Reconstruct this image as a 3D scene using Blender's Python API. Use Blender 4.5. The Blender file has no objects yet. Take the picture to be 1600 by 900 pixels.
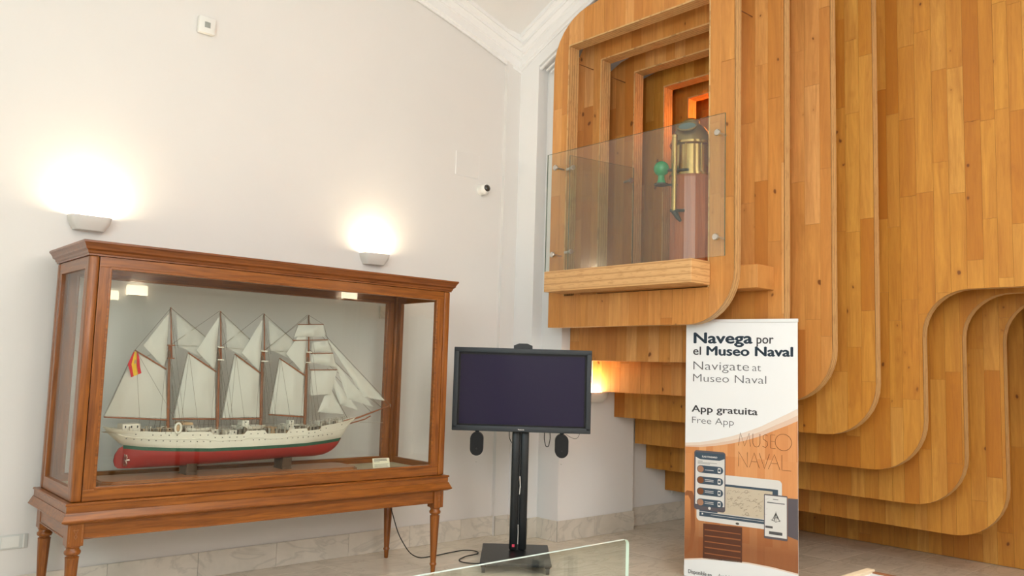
import bpy, bmesh, math, random
from mathutils import Vector, Matrix, noise
from mathutils.geometry import tessellate_polygon

# ------------------------------------------------------------------ camera, world, lights, exposure
S = bpy.context.scene
COL = S.collection
PI = math.pi
cam_d = bpy.data.cameras.new('camera'); cam_d.sensor_width = 36.0; cam_d.lens = 1302.58/1600*36.0
cam_d.clip_start = 0.05; cam_d.clip_end = 200
cam = bpy.data.objects.new('camera', cam_d); COL.objects.link(cam)
_r = Vector((0.74046, -0.67145, 0.02969)); _u = Vector((-0.0867, -0.05162, 0.9949)); _f = Vector((0.66649, 0.73925, 0.09643))
cam.matrix_world = Matrix(((_r.x, _u.x, -_f.x, 0), (_r.y, _u.y, -_f.y, 0), (_r.z, _u.z, -_f.z, 1.6), (0, 0, 0, 1)))
S.camera = cam
S.view_settings.view_transform = 'Standard'; S.view_settings.look = 'None'
S.view_settings.gamma = 1; S.view_settings.use_curve_mapping = False
S.view_settings.exposure = 0.0
try:
    S.cycles.max_bounces = 10; S.cycles.transparent_max_bounces = 24
    S.cycles.sample_clamp_indirect = 24
except Exception: pass
W_ = bpy.data.worlds.new('world'); S.world = W_; W_.use_nodes = True
bg = W_.node_tree.nodes['Background']; bg.inputs[0].default_value = (0.86, 0.93, 1.0, 1); bg.inputs[1].default_value = 0.8

def area(name, loc, rot, sx, sy, power, color):
    l = bpy.data.lights.new(name, 'AREA'); l.shape = 'RECTANGLE'; l.size = sx; l.size_y = sy; l.energy = power; l.color = color
    o = bpy.data.objects.new(name, l); COL.objects.link(o); o.location = loc; o.rotation_euler = rot
    return o
# daylight through the tall windows behind and to the left of the camera (the window walls are built below)
for wx, pw in ((-1.5, 8), (2.85, 48)):
    area('window_daylight', (wx, -2.38, 3.65), (math.radians(86), 0, 0), 1.4, 2.3, pw, (1.0, 0.965, 0.93))
for wy, wz, wh, pw, cl in ((-0.9, 3.4, 2.3, 165, (1.0, 0.98, 0.97)), (1.6, 2.85, 1.2, 48, (0.34, 0.92, 1.0))):
    area('window_daylight', (-2.58, wy, wz), (math.radians(86), 0, math.radians(-90)), 1.7, wh, pw, cl)
# added warm fill from above, out of view; not actual hall lamps
for lx, ly in ((1.2, -0.4), (3.4, -0.2)):
    area('warm_fill_light', (lx, ly, 4.6), (0, 0, 0), 1.2, 1.2, 31, (1.0, 0.89, 0.76))

# added upward fill light, out of view, to brighten the vault
area('vault_fill_light', (2.2, -1.2, 2.6), (math.radians(205), 0, math.radians(-20)), 0.8, 0.8, 215, (1.0, 0.965, 0.94))

# ------------------------------------------------------------------ helpers
class MB:
    def __init__(s): s.v = []; s.f = []; s.m = []
    def add(s, vs, fs, mi=0):
        n = len(s.v); s.v += [tuple(v) for v in vs]; s.f += [tuple(n+i for i in f) for f in fs]; s.m += [mi]*len(fs); return s
    def box(s, x0, x1, y0, y1, z0, z1, mi=0, b=0.0):
        if b <= 0:
            vs = [(x, y, z) for z in (z0, z1) for y in (y0, y1) for x in (x0, x1)]
            return s.add(vs, [(0,2,3,1),(4,5,7,6),(0,1,5,4),(1,3,7,5),(3,2,6,7),(2,0,4,6)], mi)
        bm = bmesh.new(); bmesh.ops.create_cube(bm, size=1)
        for v in bm.verts: v.co = Vector(((x0+x1)/2+v.co.x*(x1-x0), (y0+y1)/2+v.co.y*(y1-y0), (z0+z1)/2+v.co.z*(z1-z0)))
        bmesh.ops.bevel(bm, geom=bm.edges[:]+bm.verts[:], offset=b, segments=2, affect='EDGES', profile=0.5)
        bm.verts.index_update()
        s.add([v.co[:] for v in bm.verts], [[v.index for v in f.verts] for f in bm.faces], mi); bm.free(); return s
    def obox(s, c, ax, ay, az, hx, hy, hz, mi=0):
        c = Vector(c); ax = Vector(ax).normalized(); ay = Vector(ay).normalized(); az = Vector(az).normalized()
        vs = [c+ax*hx*i+ay*hy*j+az*hz*k for k in (-1,1) for j in (-1,1) for i in (-1,1)]
        return s.add(vs, [(0,2,3,1),(4,5,7,6),(0,1,5,4),(1,3,7,5),(3,2,6,7),(2,0,4,6)], mi)
    def tube(s, pts, r, n=8, mi=0, r2=None, cap=True):
        pts = [Vector(p) for p in pts]; L = len(pts); vs = []; up = None
        for i, p in enumerate(pts):
            t = (pts[min(i+1, L-1)]-pts[max(i-1, 0)]).normalized()
            if up is None: up = t.orthogonal().normalized()
            up = (up-t*up.dot(t)); up = up.normalized() if up.length > 1e-6 else t.orthogonal().normalized()
            w = t.cross(up); rr = r if r2 is None else r+(r2-r)*i/(L-1)
            for k in range(n):
                a = 2*PI*k/n; vs.append(p+(up*math.cos(a)+w*math.sin(a))*rr)
        fs = [(i*n+k, i*n+(k+1)%n, (i+1)*n+(k+1)%n, (i+1)*n+k) for i in range(L-1) for k in range(n)]
        if cap: fs += [tuple(reversed(range(n))), tuple(range((L-1)*n, L*n))]
        return s.add(vs, fs, mi)
    def lathe(s, prof, c=(0,0,0), n=24, mi=0, flute=None, cap=True):
        vs = []; c = Vector(c)
        for j, (r, z) in enumerate(prof):
            for k in range(n):
                a = 2*PI*k/n; rr = r
                if flute and flute[0] <= z <= flute[1]: rr = r*(1-0.10*(0.5-0.5*math.cos(a*flute[2])))
                vs.append(c+Vector((rr*math.cos(a), rr*math.sin(a), z)))
        L = len(prof)
        fs = [(i*n+k, i*n+(k+1)%n, (i+1)*n+(k+1)%n, (i+1)*n+k) for i in range(L-1) for k in range(n)]
        if cap: fs += [tuple(reversed(range(n))), tuple(range((L-1)*n, L*n))]
        return s.add(vs, fs, mi)
    def prism(s, poly, fn, a, b, mi=0):
        """poly 2D; fn(u,v,w)->3D; extruded from w=a to w=b"""
        n = len(poly); vs = [fn(u, v, a) for u, v in poly]+[fn(u, v, b) for u, v in poly]
        tri = tessellate_polygon([[Vector((u, v, 0)) for u, v in poly]])
        fs = [tuple(t) for t in tri]+[tuple(n+i for i in reversed(t)) for t in tri]
        fs += [(i, (i+1)%n, n+(i+1)%n, n+i) for i in range(n)]
        return s.add(vs, fs, mi)
    def rsweep(s, prof, x0, x1, y0, y1, mi=0):
        """closed loops of a profile [(overhang, z)] round a rectangle"""
        vs = []
        for o, z in prof: vs += [(x0-o, y0-o, z), (x1+o, y0-o, z), (x1+o, y1+o, z), (x0-o, y1+o, z)]
        L = len(prof)
        fs = [(i*4+k, i*4+(k+1)%4, (i+1)*4+(k+1)%4, (i+1)*4+k) for i in range(L-1) for k in range(4)]
        fs += [(3,2,1,0), tuple(range((L-1)*4, L*4))]
        return s.add(vs, fs, mi)
    def build(s, name, mats, parent=None, smooth=False, loc=None, kind=None, fix=True):
        me = bpy.data.meshes.new(name); me.from_pydata([tuple(v) for v in s.v], [], s.f)
        if not isinstance(mats, (list, tuple)): mats = [mats]
        for m in mats: me.materials.append(m)
        me.polygons.foreach_set('material_index', s.m)
        if fix:
            bm = bmesh.new(); bm.from_mesh(me); bmesh.ops.recalc_face_normals(bm, faces=bm.faces[:]); bm.to_mesh(me); bm.free()
        if smooth:
            me.polygons.foreach_set('use_smooth', [True]*len(me.polygons))
            try: me.set_sharp_from_angle(angle=math.radians(smooth if smooth is not True else 40))
            except Exception: pass
        o = bpy.data.objects.new(name, me); COL.objects.link(o)
        if parent: o.parent = parent
        if loc: o.location = loc
        if kind: o['kind'] = kind
        return o

def tag(o, label=None, cat=None, group=None, kind=None):
    if label: o['label'] = label
    if cat: o['category'] = cat
    if group: o['group'] = group
    if kind: o['kind'] = kind
    return o
def thing(name, label, cat, loc=(0,0,0), rz=0.0, group=None):
    o = bpy.data.objects.new(name, None); COL.objects.link(o); o.location = loc; o.rotation_euler = (0, 0, rz)
    o.empty_display_size = 0.1
    return tag(o, label, cat, group)
def struct(o): o['kind'] = 'structure'; return o
def copy_tree(o, parent=None):
    c = o.copy(); COL.objects.link(c)
    if parent: c.parent = parent
    for ch in list(o.children): copy_tree(ch, c)
    return c

# ------------------------------------------------------------------ materials
def mat(name, color=(0.8,0.8,0.8), rough=0.5, metal=0.0, spec=0.5, emit=None, estr=0, coat=0.0, alpha=None):
    m = bpy.data.materials.new(name); m.use_nodes = True; b = m.node_tree.nodes['Principled BSDF']
    b.inputs['Base Color'].default_value = (*color, 1); b.inputs['Roughness'].default_value = rough
    b.inputs['Metallic'].default_value = metal; b.inputs['Specular IOR Level'].default_value = spec
    b.inputs['Coat Weight'].default_value = coat
    if emit: b.inputs['Emission Color'].default_value = (*emit, 1); b.inputs['Emission Strength'].default_value = estr
    return m
class NT:
    def __init__(s, m): s.t = m.node_tree; s.n = s.t.nodes; s.b = s.n['Principled BSDF']
    def new(s, ty, **kw):
        n = s.n.new(ty)
        for k, v in kw.items():
            if k.startswith('_'): setattr(n, k[1:], v)
            else: n.inputs[k.replace('__', ' ')].default_value = v
        return n
    def link(s, a, b): s.t.links.new(a, b)
    def ramp(s, fac, stops, interp='LINEAR'):
        r = s.n.new('ShaderNodeValToRGB'); r.color_ramp.interpolation = interp
        e = r.color_ramp.elements
        while len(e) < len(stops): e.new(0.5)
        for i, (p, c) in enumerate(stops): e[i].position = p; e[i].color = (*c, 1)
        s.link(fac, r.inputs[0]); return r.outputs[0]
    def mix(s, fac, a, b, mode='MIX'):
        m = s.n.new('ShaderNodeMix'); m.data_type = 'RGBA'; m.blend_type = mode
        for val, idx in ((fac, 0), (a, 6), (b, 7)):
            if hasattr(val, 'is_output'): s.link(val, m.inputs[idx])
            elif idx == 0: m.inputs[0].default_value = val
            else: m.inputs[idx].default_value = (*val, 1)
        return m.outputs[2]
    def math(s, op, a, b=0.0, c=0.0):
        m = s.n.new('ShaderNodeMath'); m.operation = op
        for i, v in enumerate((a, b, c)):
            if hasattr(v, 'is_output'): s.link(v, m.inputs[i])
            else: m.inputs[i].default_value = v
        return m.outputs[0]
    def bump(s, h, strength=0.2, dist=0.002):
        b = s.n.new('ShaderNodeBump'); b.inputs['Strength'].default_value = strength; b.inputs['Distance'].default_value = dist
        s.link(h, b.inputs['Height']); s.link(b.outputs[0], s.b.inputs['Normal'])

def grain(nt, scale, rnd=True, along='Z'):
    """stretched object coordinates, shifted per object"""
    tc = nt.new('ShaderNodeTexCoord'); oi = nt.new('ShaderNodeObjectInfo')
    vm = nt.new('ShaderNodeVectorMath', _operation='MULTIPLY_ADD')
    nt.link(tc.outputs['Object'], vm.inputs[0]); vm.inputs[1].default_value = (1,1,1)
    cx = nt.new('ShaderNodeCombineXYZ')
    for i, k in enumerate((37.0, 91.0, 53.0)):
        nt.link(nt.math('MULTIPLY', oi.outputs['Random'], k if rnd else 0.0), cx.inputs[i])
    nt.link(cx.outputs[0], vm.inputs[2])
    mp = nt.new('ShaderNodeMapping'); nt.link(vm.outputs[0], mp.inputs['Vector'])
    mp.inputs['Scale'].default_value = scale
    return mp.outputs[0], oi, vm.outputs[0]

def plank_mat(name, cols, dark, rough=0.42, scale=(6,15,1.3), knots=True, knotcol=(0.16,0.05,0.012), spec=0.4):
    m = mat(name, cols[0], rough, spec=spec); nt = NT(m)
    v, oi, raw = grain(nt, scale)
    n1 = nt.new('ShaderNodeTexNoise', Scale=1.0, Detail=6.0, Roughness=0.6, Distortion=1.2); nt.link(v, n1.inputs['Vector'])
    base = nt.ramp(oi.outputs['Random'], [(i/(len(cols)-1), c) for i, c in enumerate(cols)])
    g = nt.ramp(n1.outputs['Fac'], [(0.30, (1,1,1)), (0.50, (0.5,0.5,0.5)), (0.72, (0,0,0))])
    c1 = nt.mix(nt.math('MULTIPLY', g, 0.60), base, dark)
    n2 = nt.new('ShaderNodeTexNoise', Scale=5.0, Detail=4.0, Roughness=0.7); nt.link(v, n2.inputs['Vector'])
    c1 = nt.mix(nt.math('MULTIPLY', nt.ramp(n2.outputs['Fac'], [(0.45, (0,0,0)), (0.75, (1,1,1))]), 0.28), c1, dark)
    if knots:
        mp = nt.new('ShaderNodeMapping'); nt.link(raw, mp.inputs['Vector']); mp.inputs['Scale'].default_value = (7.0, 8.5, 6.0)
        nn = nt.new('ShaderNodeTexNoise', Scale=1.5, Detail=2.0); nt.link(mp.outputs[0], nn.inputs['Vector'])
        vv = nt.mix(0.34, mp.outputs[0], nn.outputs['Color'], 'ADD')
        vo = nt.new('ShaderNodeTexVoronoi', Scale=1.0, Randomness=1.0); nt.link(vv, vo.inputs['Vector'])
        sep = nt.new('ShaderNodeSeparateColor'); nt.link(vo.outputs['Color'], sep.inputs[0])
        rad = nt.math('MULTIPLY', nt.math('GREATER_THAN', sep.outputs[0], 0.42), nt.math('MULTIPLY_ADD', sep.outputs[1], 0.15, 0.02))
        k = nt.math('SUBTRACT', rad, vo.outputs['Distance'])
        kf = nt.ramp(nt.math('MULTIPLY_ADD', k, 6.0, 0.0), [(0.0, (0,0,0)), (0.35, (0.9,0.9,0.9))])
        halo = nt.ramp(nt.math('MULTIPLY_ADD', k, 2.5, 0.45), [(0.0, (0,0,0)), (0.9, (0.55,0.55,0.55))])
        has = nt.math('GREATER_THAN', sep.outputs[0], 0.42)
        c1 = nt.mix(nt.math('MULTIPLY', halo, has), c1, dark)
        c1 = nt.mix(kf, c1, knotcol)
    nt.link(c1, nt.b.inputs['Base Color'])
    nt.bump(n1.outputs['Fac'], 0.12, 0.002)
    return m

M = {}
_pc = [(0.665,0.308,0.048),(0.570,0.238,0.031),(0.722,0.368,0.071),(0.494,0.181,0.020),(0.655,0.295,0.045),(0.741,0.390,0.085),(0.608,0.258,0.036),(0.684,0.327,0.054),(0.532,0.204,0.025)]
M['plank'] = plank_mat('pine_plank', _pc, (0.36,0.115,0.016))
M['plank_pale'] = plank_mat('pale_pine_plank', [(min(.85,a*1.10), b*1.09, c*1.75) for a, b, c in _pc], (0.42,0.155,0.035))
M['core'] = mat('pine_joint', (0.33,0.135,0.03), 0.8)
M['deck'] = plank_mat('deck_wood', [(0.66,0.31,0.09),(0.60,0.27,0.075)], (0.42,0.17,0.04))
def ply(name, axis, period, a=(0.66,0.41,0.175), b=(0.34,0.16,0.055)):
    m = mat(name, a, 0.5); nt = NT(m)
    tc = nt.new('ShaderNodeTexCoord'); sp = nt.new('ShaderNodeSeparateXYZ'); nt.link(tc.outputs['Object'], sp.inputs[0])
    f = nt.math('FRACT', nt.math('MULTIPLY', sp.outputs[axis], 1.0/period))
    st = nt.ramp(f, [(0.0, (0,0,0)), (0.35, (0.1,0.1,0.1)), (0.42, (1,1,1)), (0.55, (1,1,1)), (0.62, (0.25,0.25,0.25)), (1.0, (0.05,0.05,0.05))])
    mp = nt.new('ShaderNodeMapping'); nt.link(tc.outputs['Object'], mp.inputs['Vector'])
    sc = [9, 9, 9]; sc[axis] = 120
    mp.inputs['Scale'].default_value = sc
    n1 = nt.new('ShaderNodeTexNoise', Scale=1.0, Detail=3.0, Roughness=0.6); nt.link(mp.outputs[0], n1.inputs['Vector'])
    dash = nt.ramp(n1.outputs['Fac'], [(0.54, (0,0,0)), (0.60, (1,1,1))])
    c = nt.mix(nt.math('MULTIPLY', st, 0.75), a, b); c = nt.mix(nt.math('MULTIPLY', dash, 0.6), c, b)
    nt.link(c, nt.b.inputs['Base Color']); return m
M['ply_x'] = ply('plywood_edge', 0, 0.03)
M['ply_z'] = ply('plywood_layers', 2, 0.052, (0.74,0.44,0.19), (0.50,0.24,0.08))

def wood(name, a, b, scale, rough=0.28, coat=0.22):
    m = mat(name, a, rough, coat=coat, spec=0.35); nt = NT(m); m.node_tree.nodes['Principled BSDF'].inputs['Coat Roughness'].default_value = 0.18
    v, oi, raw = grain(nt, scale)
    n1 = nt.new('ShaderNodeTexNoise', Scale=1.0, Detail=6.0, Roughness=0.6, Distortion=1.0); nt.link(v, n1.inputs['Vector'])
    c = nt.mix(nt.ramp(n1.outputs['Fac'], [(0.3, (0,0,0)), (0.7, (1,1,1))]), a, b)
    nt.link(c, nt.b.inputs['Base Color']); return m
_ca, _cb = (0.35,0.112,0.016), (0.15,0.039,0.005)
M['case_x'] = wood('case_wood_long', _ca, _cb, (2.5,40,40))
M['case_y'] = wood('case_wood_side', _ca, _cb, (40,2.5,40))
M['case_z'] = wood('case_wood_upright', _ca, _cb, (40,40,2.5))
M['case_dark'] = wood('case_wood_cornice', (0.26,0.078,0.014), (0.12,0.030,0.005), (2.5,40,40))
M['mast'] = wood('mast_wood', (0.34,0.12,0.045), (0.22,0.07,0.025), (50,50,4), 0.4, 0.1)
M['stand'] = wood('stand_wood', (0.42,0.17,0.055), (0.26,0.09,0.028), (3,50,50), 0.35, 0.2)
M['cradle'] = wood('cradle_wood', (0.11,0.065,0.035), (0.06,0.035,0.02), (20,20,20), 0.5, 0.1)
M['mahog'] = wood('mahogany', (0.58,0.17,0.055), (0.38,0.09,0.025), (22,22,1.5), 0.35, 0.3)

def plaster(name, col, var=0.03):
    m = mat(name, col, 0.85, spec=0.2); nt = NT(m)
    tc = nt.new('ShaderNodeTexCoord'); n1 = nt.new('ShaderNodeTexNoise', Scale=1.3, Detail=4.0); nt.link(tc.outputs['Object'], n1.inputs['Vector'])
    c = nt.mix(n1.outputs['Fac'], tuple(x*(1-var) for x in col), tuple(min(1, x*(1+var)) for x in col)); nt.link(c, nt.b.inputs['Base Color'])
    n2 = nt.new('ShaderNodeTexNoise', Scale=60.0, Detail=3.0); nt.link(tc.outputs['Object'], n2.inputs['Vector']); nt.bump(n2.outputs['Fac'], 0.05, 0.002)
    return m
M['wall'] = plaster('wall_plaster', (0.785,0.758,0.728))
M['white'] = plaster('white_plaster', (0.87,0.86,0.85), 0.015)
def marble(name, a, b, vein, rough, rnd=0.0):
    m = mat(name, a, rough); nt = NT(m)
    v, oi, raw = grain(nt, (1,1,1), True)
    n1 = nt.new('ShaderNodeTexNoise', Scale=3.0, Detail=7.0, Roughness=0.6, Distortion=0.8); nt.link(v, n1.inputs['Vector'])
    c = nt.mix(nt.ramp(n1.outputs['Fac'], [(0.35, (0,0,0)), (0.7, (1,1,1))]), a, b)
    mp = nt.new('ShaderNodeMapping'); nt.link(raw, mp.inputs['Vector']); mp.inputs['Rotation'].default_value = (0.5, 0.3, 0.7); mp.inputs['Scale'].default_value = (1.0, 3.2, 1.6)
    n2 = nt.new('ShaderNodeTexNoise', Scale=1.6, Detail=5.0, Distortion=1.6); nt.link(mp.outputs[0], n2.inputs['Vector'])
    vf = nt.ramp(nt.math('ABSOLUTE', nt.math('SUBTRACT', n2.outputs['Fac'], 0.5)), [(0.0, (1,1,1)), (0.035, (0,0,0))])
    c = nt.mix(nt.math('MULTIPLY', vf, 0.35), c, vein)
    val = nt.new('ShaderNodeHueSaturation'); nt.link(c, val.inputs['Color']); nt.link(nt.math('MULTIPLY_ADD', oi.outputs['Random'], 0.10, 0.94), val.inputs['Value'])
    nt.link(val.outputs[0], nt.b.inputs['Base Color']); return m
M['tile'] = marble('floor_marble', (0.82,0.735,0.60), (0.70,0.62,0.50), (0.46,0.40,0.30), 0.22)
M['skirt'] = marble('skirting_marble', (0.78,0.72,0.63), (0.66,0.61,0.53), (0.38,0.36,0.31), 0.30)
M['grout'] = mat('grout', (0.46,0.42,0.36), 0.9)

def glass(name, tint=(0.97,0.99,0.97), f0=0.045, refl=1.0):
    m = bpy.data.materials.new(name); m.use_nodes = True; t = m.node_tree; t.nodes.clear()
    N = t.nodes.new; L = t.links.new
    out = N('ShaderNodeOutputMaterial'); tr = N('ShaderNodeBsdfTransparent'); tr.inputs[0].default_value = (*tint, 1)
    gl = N('ShaderNodeBsdfGlossy'); gl.inputs['Roughness'].default_value = 0.0
    geo = N('ShaderNodeNewGeometry'); dp = N('ShaderNodeVectorMath'); dp.operation = 'DOT_PRODUCT'
    L(geo.outputs['Incoming'], dp.inputs[0]); L(geo.outputs['Normal'], dp.inputs[1])
    def mth(op, a, b=0.0):
        q = N('ShaderNodeMath'); q.operation = op
        for i, x in enumerate((a, b)):
            if hasattr(x, 'is_output'): L(x, q.inputs[i])
            else: q.inputs[i].default_value = x
        return q.outputs[0]
    ab = mth('ABSOLUTE', dp.outputs['Value']); om = mth('SUBTRACT', 1.0, ab); p5 = mth('POWER', om, 5.0)
    fr = mth('MULTIPLY', mth('ADD', mth('MULTIPLY', p5, 1-f0), f0), refl)
    mx = N('ShaderNodeMixShader'); L(fr, mx.inputs[0]); L(tr.outputs[0], mx.inputs[1]); L(gl.outputs[0], mx.inputs[2]); L(mx.outputs[0], out.inputs[0])
    return m
M['glass'] = glass('case_glass', (0.985,0.995,0.985), 0.04, 0.6)
M['glass_rail'] = glass('tempered_glass', (0.94,0.965,0.945), 0.075)
M['glass_low'] = glass('green_tempered_glass', (0.95,0.985,0.955), 0.07)
M['glass_edge'] = mat('polished_glass_edge', (0.72,0.86,0.80), 0.12, spec=0.8)
M['glass_dark'] = mat('dark_glass_edge', (0.10,0.14,0.10), 0.2)
M['steel'] = mat('brushed_steel', (0.62,0.60,0.56), 0.28, 1.0)
M['brass'] = mat('polished_brass', (0.50,0.35,0.13), 0.22, 1.0)
M['brass_old'] = mat('aged_brass', (0.30,0.22,0.10), 0.42, 0.9)
M['iron'] = mat('black_iron', (0.03,0.035,0.03), 0.45, 0.3)
M['green'] = mat('green_enamel', (0.01,0.33,0.12), 0.22, coat=0.5)
M['red'] = mat('red_enamel', (0.45,0.02,0.02), 0.25, coat=0.5)
M['blk'] = mat('black_plastic', (0.012,0.012,0.013), 0.5, spec=0.2)
M['bezel'] = mat('grey_bezel', (0.038,0.045,0.052), 0.5, spec=0.3)
M['pole'] = mat('black_metal', (0.015,0.017,0.019), 0.35, 0.4)
M['screen'] = mat('dark_screen', (0.026,0.022,0.050), 0.05, spec=0.16)
M['rubber'] = mat('rubber', (0.012,0.012,0.012), 0.6)
M['sticker'] = mat('pink_sticker', (0.75,0.06,0.12), 0.5)
M['plastic'] = mat('white_plastic', (0.80,0.79,0.75), 0.4)
M['ceramic'] = mat('lamp_plaster', (0.74,0.71,0.66), 0.7)
M['bulb'] = mat('lit_bulb', (1,0.9,0.7), 0.5, emit=(1.0,0.86,0.62), estr=60)
M['added_glow'] = mat('added_glow', (1,0.9,0.75), 0.5, emit=(1.0,0.84,0.60), estr=28)  # emission of the block added to the two rear sconces
M['lens'] = mat('camera_lens', (0.02,0.018,0.016), 0.1, spec=0.9)
M['hullw'] = mat('hull_white', (0.72,0.69,0.58), 0.4)
M['hullg'] = mat('hull_green', (0.012,0.085,0.045), 0.35)
M['hullr'] = mat('hull_red', (0.32,0.022,0.018), 0.35)
M['port'] = mat('porthole', (0.03,0.03,0.03), 0.4)
M['deckw'] = mat('ship_deck', (0.45,0.30,0.16), 0.6)
M['sail'] = mat('sail_cloth', (0.66,0.655,0.58), 0.9, spec=0.1)
M['sail'].node_tree.nodes['Principled BSDF'].inputs['Alpha'].default_value = 0.80
M['stay'] = mat('thin_sail_cloth', (0.66,0.655,0.58), 0.9, spec=0.1); M['stay'].node_tree.nodes['Principled BSDF'].inputs['Alpha'].default_value = 0.45
M['rope'] = mat('rope', (0.17,0.14,0.10), 0.9)
M['ropel'] = mat('pale_rope', (0.42,0.38,0.30), 0.9)
M['fr'] = mat('flag_red', (0.55,0.02,0.03), 0.8); M['fy'] = mat('flag_yellow', (0.75,0.48,0.03), 0.8)
M['base'] = mat('case_floor_cloth', (0.50,0.42,0.27), 0.8)
M['card'] = mat('card', (0.80,0.76,0.58), 0.8); M['ink'] = mat('ink', (0.08,0.075,0.07), 0.8)
M['bannerw'] = mat('banner_white', (0.84,0.855,0.87), 0.45)
M['navy'] = mat('navy_ink', (0.045,0.075,0.110), 0.6); M['grey'] = mat('grey_ink', (0.075,0.075,0.08), 0.6); M['lgrey'] = mat('thin_grey_ink', (0.12,0.12,0.13), 0.6)
M['brownink'] = mat('brown_ink', (0.20,0.065,0.018), 0.6)
M['pale'] = mat('print_pale', (0.70,0.69,0.67), 0.5); M['map'] = mat('print_map', (0.58,0.50,0.38), 0.5); M['maplines'] = mat('print_map_lines', (0.25,0.18,0.13), 0.5)
M['veil1'] = mat('print_peach', (0.78,0.66,0.57), 0.5); M['veil2'] = mat('print_peach_deep', (0.72,0.52,0.40), 0.5)
M['ptable'] = mat('print_dark_wood', (0.10,0.03,0.012), 0.5); M['pslate'] = mat('print_slate', (0.10,0.085,0.10), 0.5); M['pbrown'] = mat('print_brown', (0.30,0.10,0.03), 0.5)
M['skin'] = mat('print_face', (0.40,0.20,0.12), 0.5)
M['socket'] = mat('socket_plate', (0.66,0.67,0.64), 0.4)

# planks printed on the banner: wide soft orange boards
def printwood():
    m = mat('print_wood', (0.6,0.25,0.08), 0.5); nt = NT(m)
    tc = nt.new('ShaderNodeTexCoord'); mp = nt.new('ShaderNodeMapping'); nt.link(tc.outputs['Object'], mp.inputs['Vector']); mp.inputs['Scale'].default_value = (16, 1, 1)
    sp = nt.new('ShaderNodeSeparateXYZ'); nt.link(tc.outputs['Object'], sp.inputs[0])
    cx = nt.new('ShaderNodeCombineXYZ'); nt.link(nt.math('FLOOR', nt.math('MULTIPLY', sp.outputs[0], 17.0)), cx.inputs[0]); nt.link(nt.math('FLOOR', nt.math('MULTIPLY', sp.outputs[2], 3.1)), cx.inputs[1])
    wn = nt.new('ShaderNodeTexWhiteNoise'); nt.link(cx.outputs[0], wn.inputs['Vector'])
    c = nt.ramp(wn.outputs['Value'], [(0, (0.62,0.23,0.07)), (0.5, (0.74,0.33,0.12)), (1, (0.80,0.42,0.19))])
    z = nt.ramp(nt.math('MULTIPLY_ADD', sp.outputs[2], 1.5, -0.42), [(0.0, (0,0,0)), (0.60, (1,1,1))])   # the printed photograph is dark brown below, orange above
    c = nt.mix(z, nt.mix(0.80, c, (0.16,0.042,0.012)), c)
    n1 = nt.new('ShaderNodeTexNoise', Scale=2.0, Detail=5.0); mp2 = nt.new('ShaderNodeMapping'); nt.link(tc.outputs['Object'], mp2.inputs['Vector']); mp2.inputs['Scale'].default_value = (30, 1, 3); nt.link(mp2.outputs[0], n1.inputs['Vector'])
    c = nt.mix(nt.math('MULTIPLY', n1.outputs['Fac'], 0.35), c, (0.45,0.15,0.04)); nt.link(c, nt.b.inputs['Base Color']); return m
M['pwood'] = printwood()

# ------------------------------------------------------------------ the setting
RX0, RX1, RY0 = -2.6, 9.0, -2.4
def fA(x): return 4.9+0.70*max(0.0, 1-((x-1.4)/4.2)**2)
def gB(y): return 4.9+0.95*max(0.0, 1-((y-2.6)/3.6)**2)
def zc(x, y): return max(fA(min(x, 5.59)) if x < 5.6 else 4.9, gB(y))

# wall A (left part behind the display case) and its pilaster
def wallpoly(y0, y1, xs, zf):
    mb = MB()
    pl = [(xs[0], 0), (xs[-1], 0)]+[(x, zf(x)) for x in reversed(xs)]
    mb.prism(pl, lambda u, v, w: (u, w, v), y0, y1); return mb
xs = [RX0+(5.41-RX0)*i/24 for i in range(25)]
wl = wallpoly(6.2, 6.4, xs, lambda x: fA(x)+0.02).build('wall_left', M['wall']); struct(wl)
MB().box(5.41, 5.60, 6.16, 6.4, 0, 4.96).build('pilaster', M['wall'], wl)
# wall B: pilaster face, recessed arch panel, jamb
ys = [6.16-(6.16-5.30)*i/8 for i in range(9)]
mb = MB(); mb.prism([(6.16, 0), (5.893, 0), (5.893, gB(5.893)-0.42)]+[(y, gB(y)-0.42) for y in (5.75, 5.6, 5.45, 5.3)]+[(y, gB(y)+0.02) for y in reversed(ys)], lambda u, v, w: (w, u, v), 5.59, 5.80)
wb = mb.build('wall_right', M['white']); struct(wb)
MB().box(5.72, 6.815, 5.612, 6.4, 0, 5.2).build('jamb', M['white'], wb)
MB().box(5.72, 5.80, 5.58, 5.62, 1.0, 1.001).build('jamb_edge', M['white'], wb)
# stepped moulding inside the arched recess
mb = MB()
for k, (d, t) in enumerate(((0.0, 0.035), (0.05, 0.022), (0.085, 0.03))):
    pts = [(5.60+0.02+k*0.03, y, gB(y)-0.44-d) for y in (5.893-d, 5.75, 5.6, 5.45, 5.3)]
    mb.tube(pts, t/2, 6); 
mb.build('recess_moulding', M['white'], wb)
wc = MB().box(6.815, RX1, 5.73, 5.93, 0, 5.3).build('wall_far_side', M['white']); struct(wc)
mb = MB(); mb.box(7.62, 7.80, 5.722, 5.731, 0.28, 0.50, b=0.003); mb.build('service_panel', M['white'], wc)
struct(MB().box(RX1, RX1+0.2, RY0, 6.0, 0, 6.0).build('wall_far', M['white']))
struct(MB().box(6.62, 6.80, 3.15, 5.73, 4.52, 5.95).build('light_block_above', M['white']))  # unseen block added to keep light from above off the deeper panels
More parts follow.
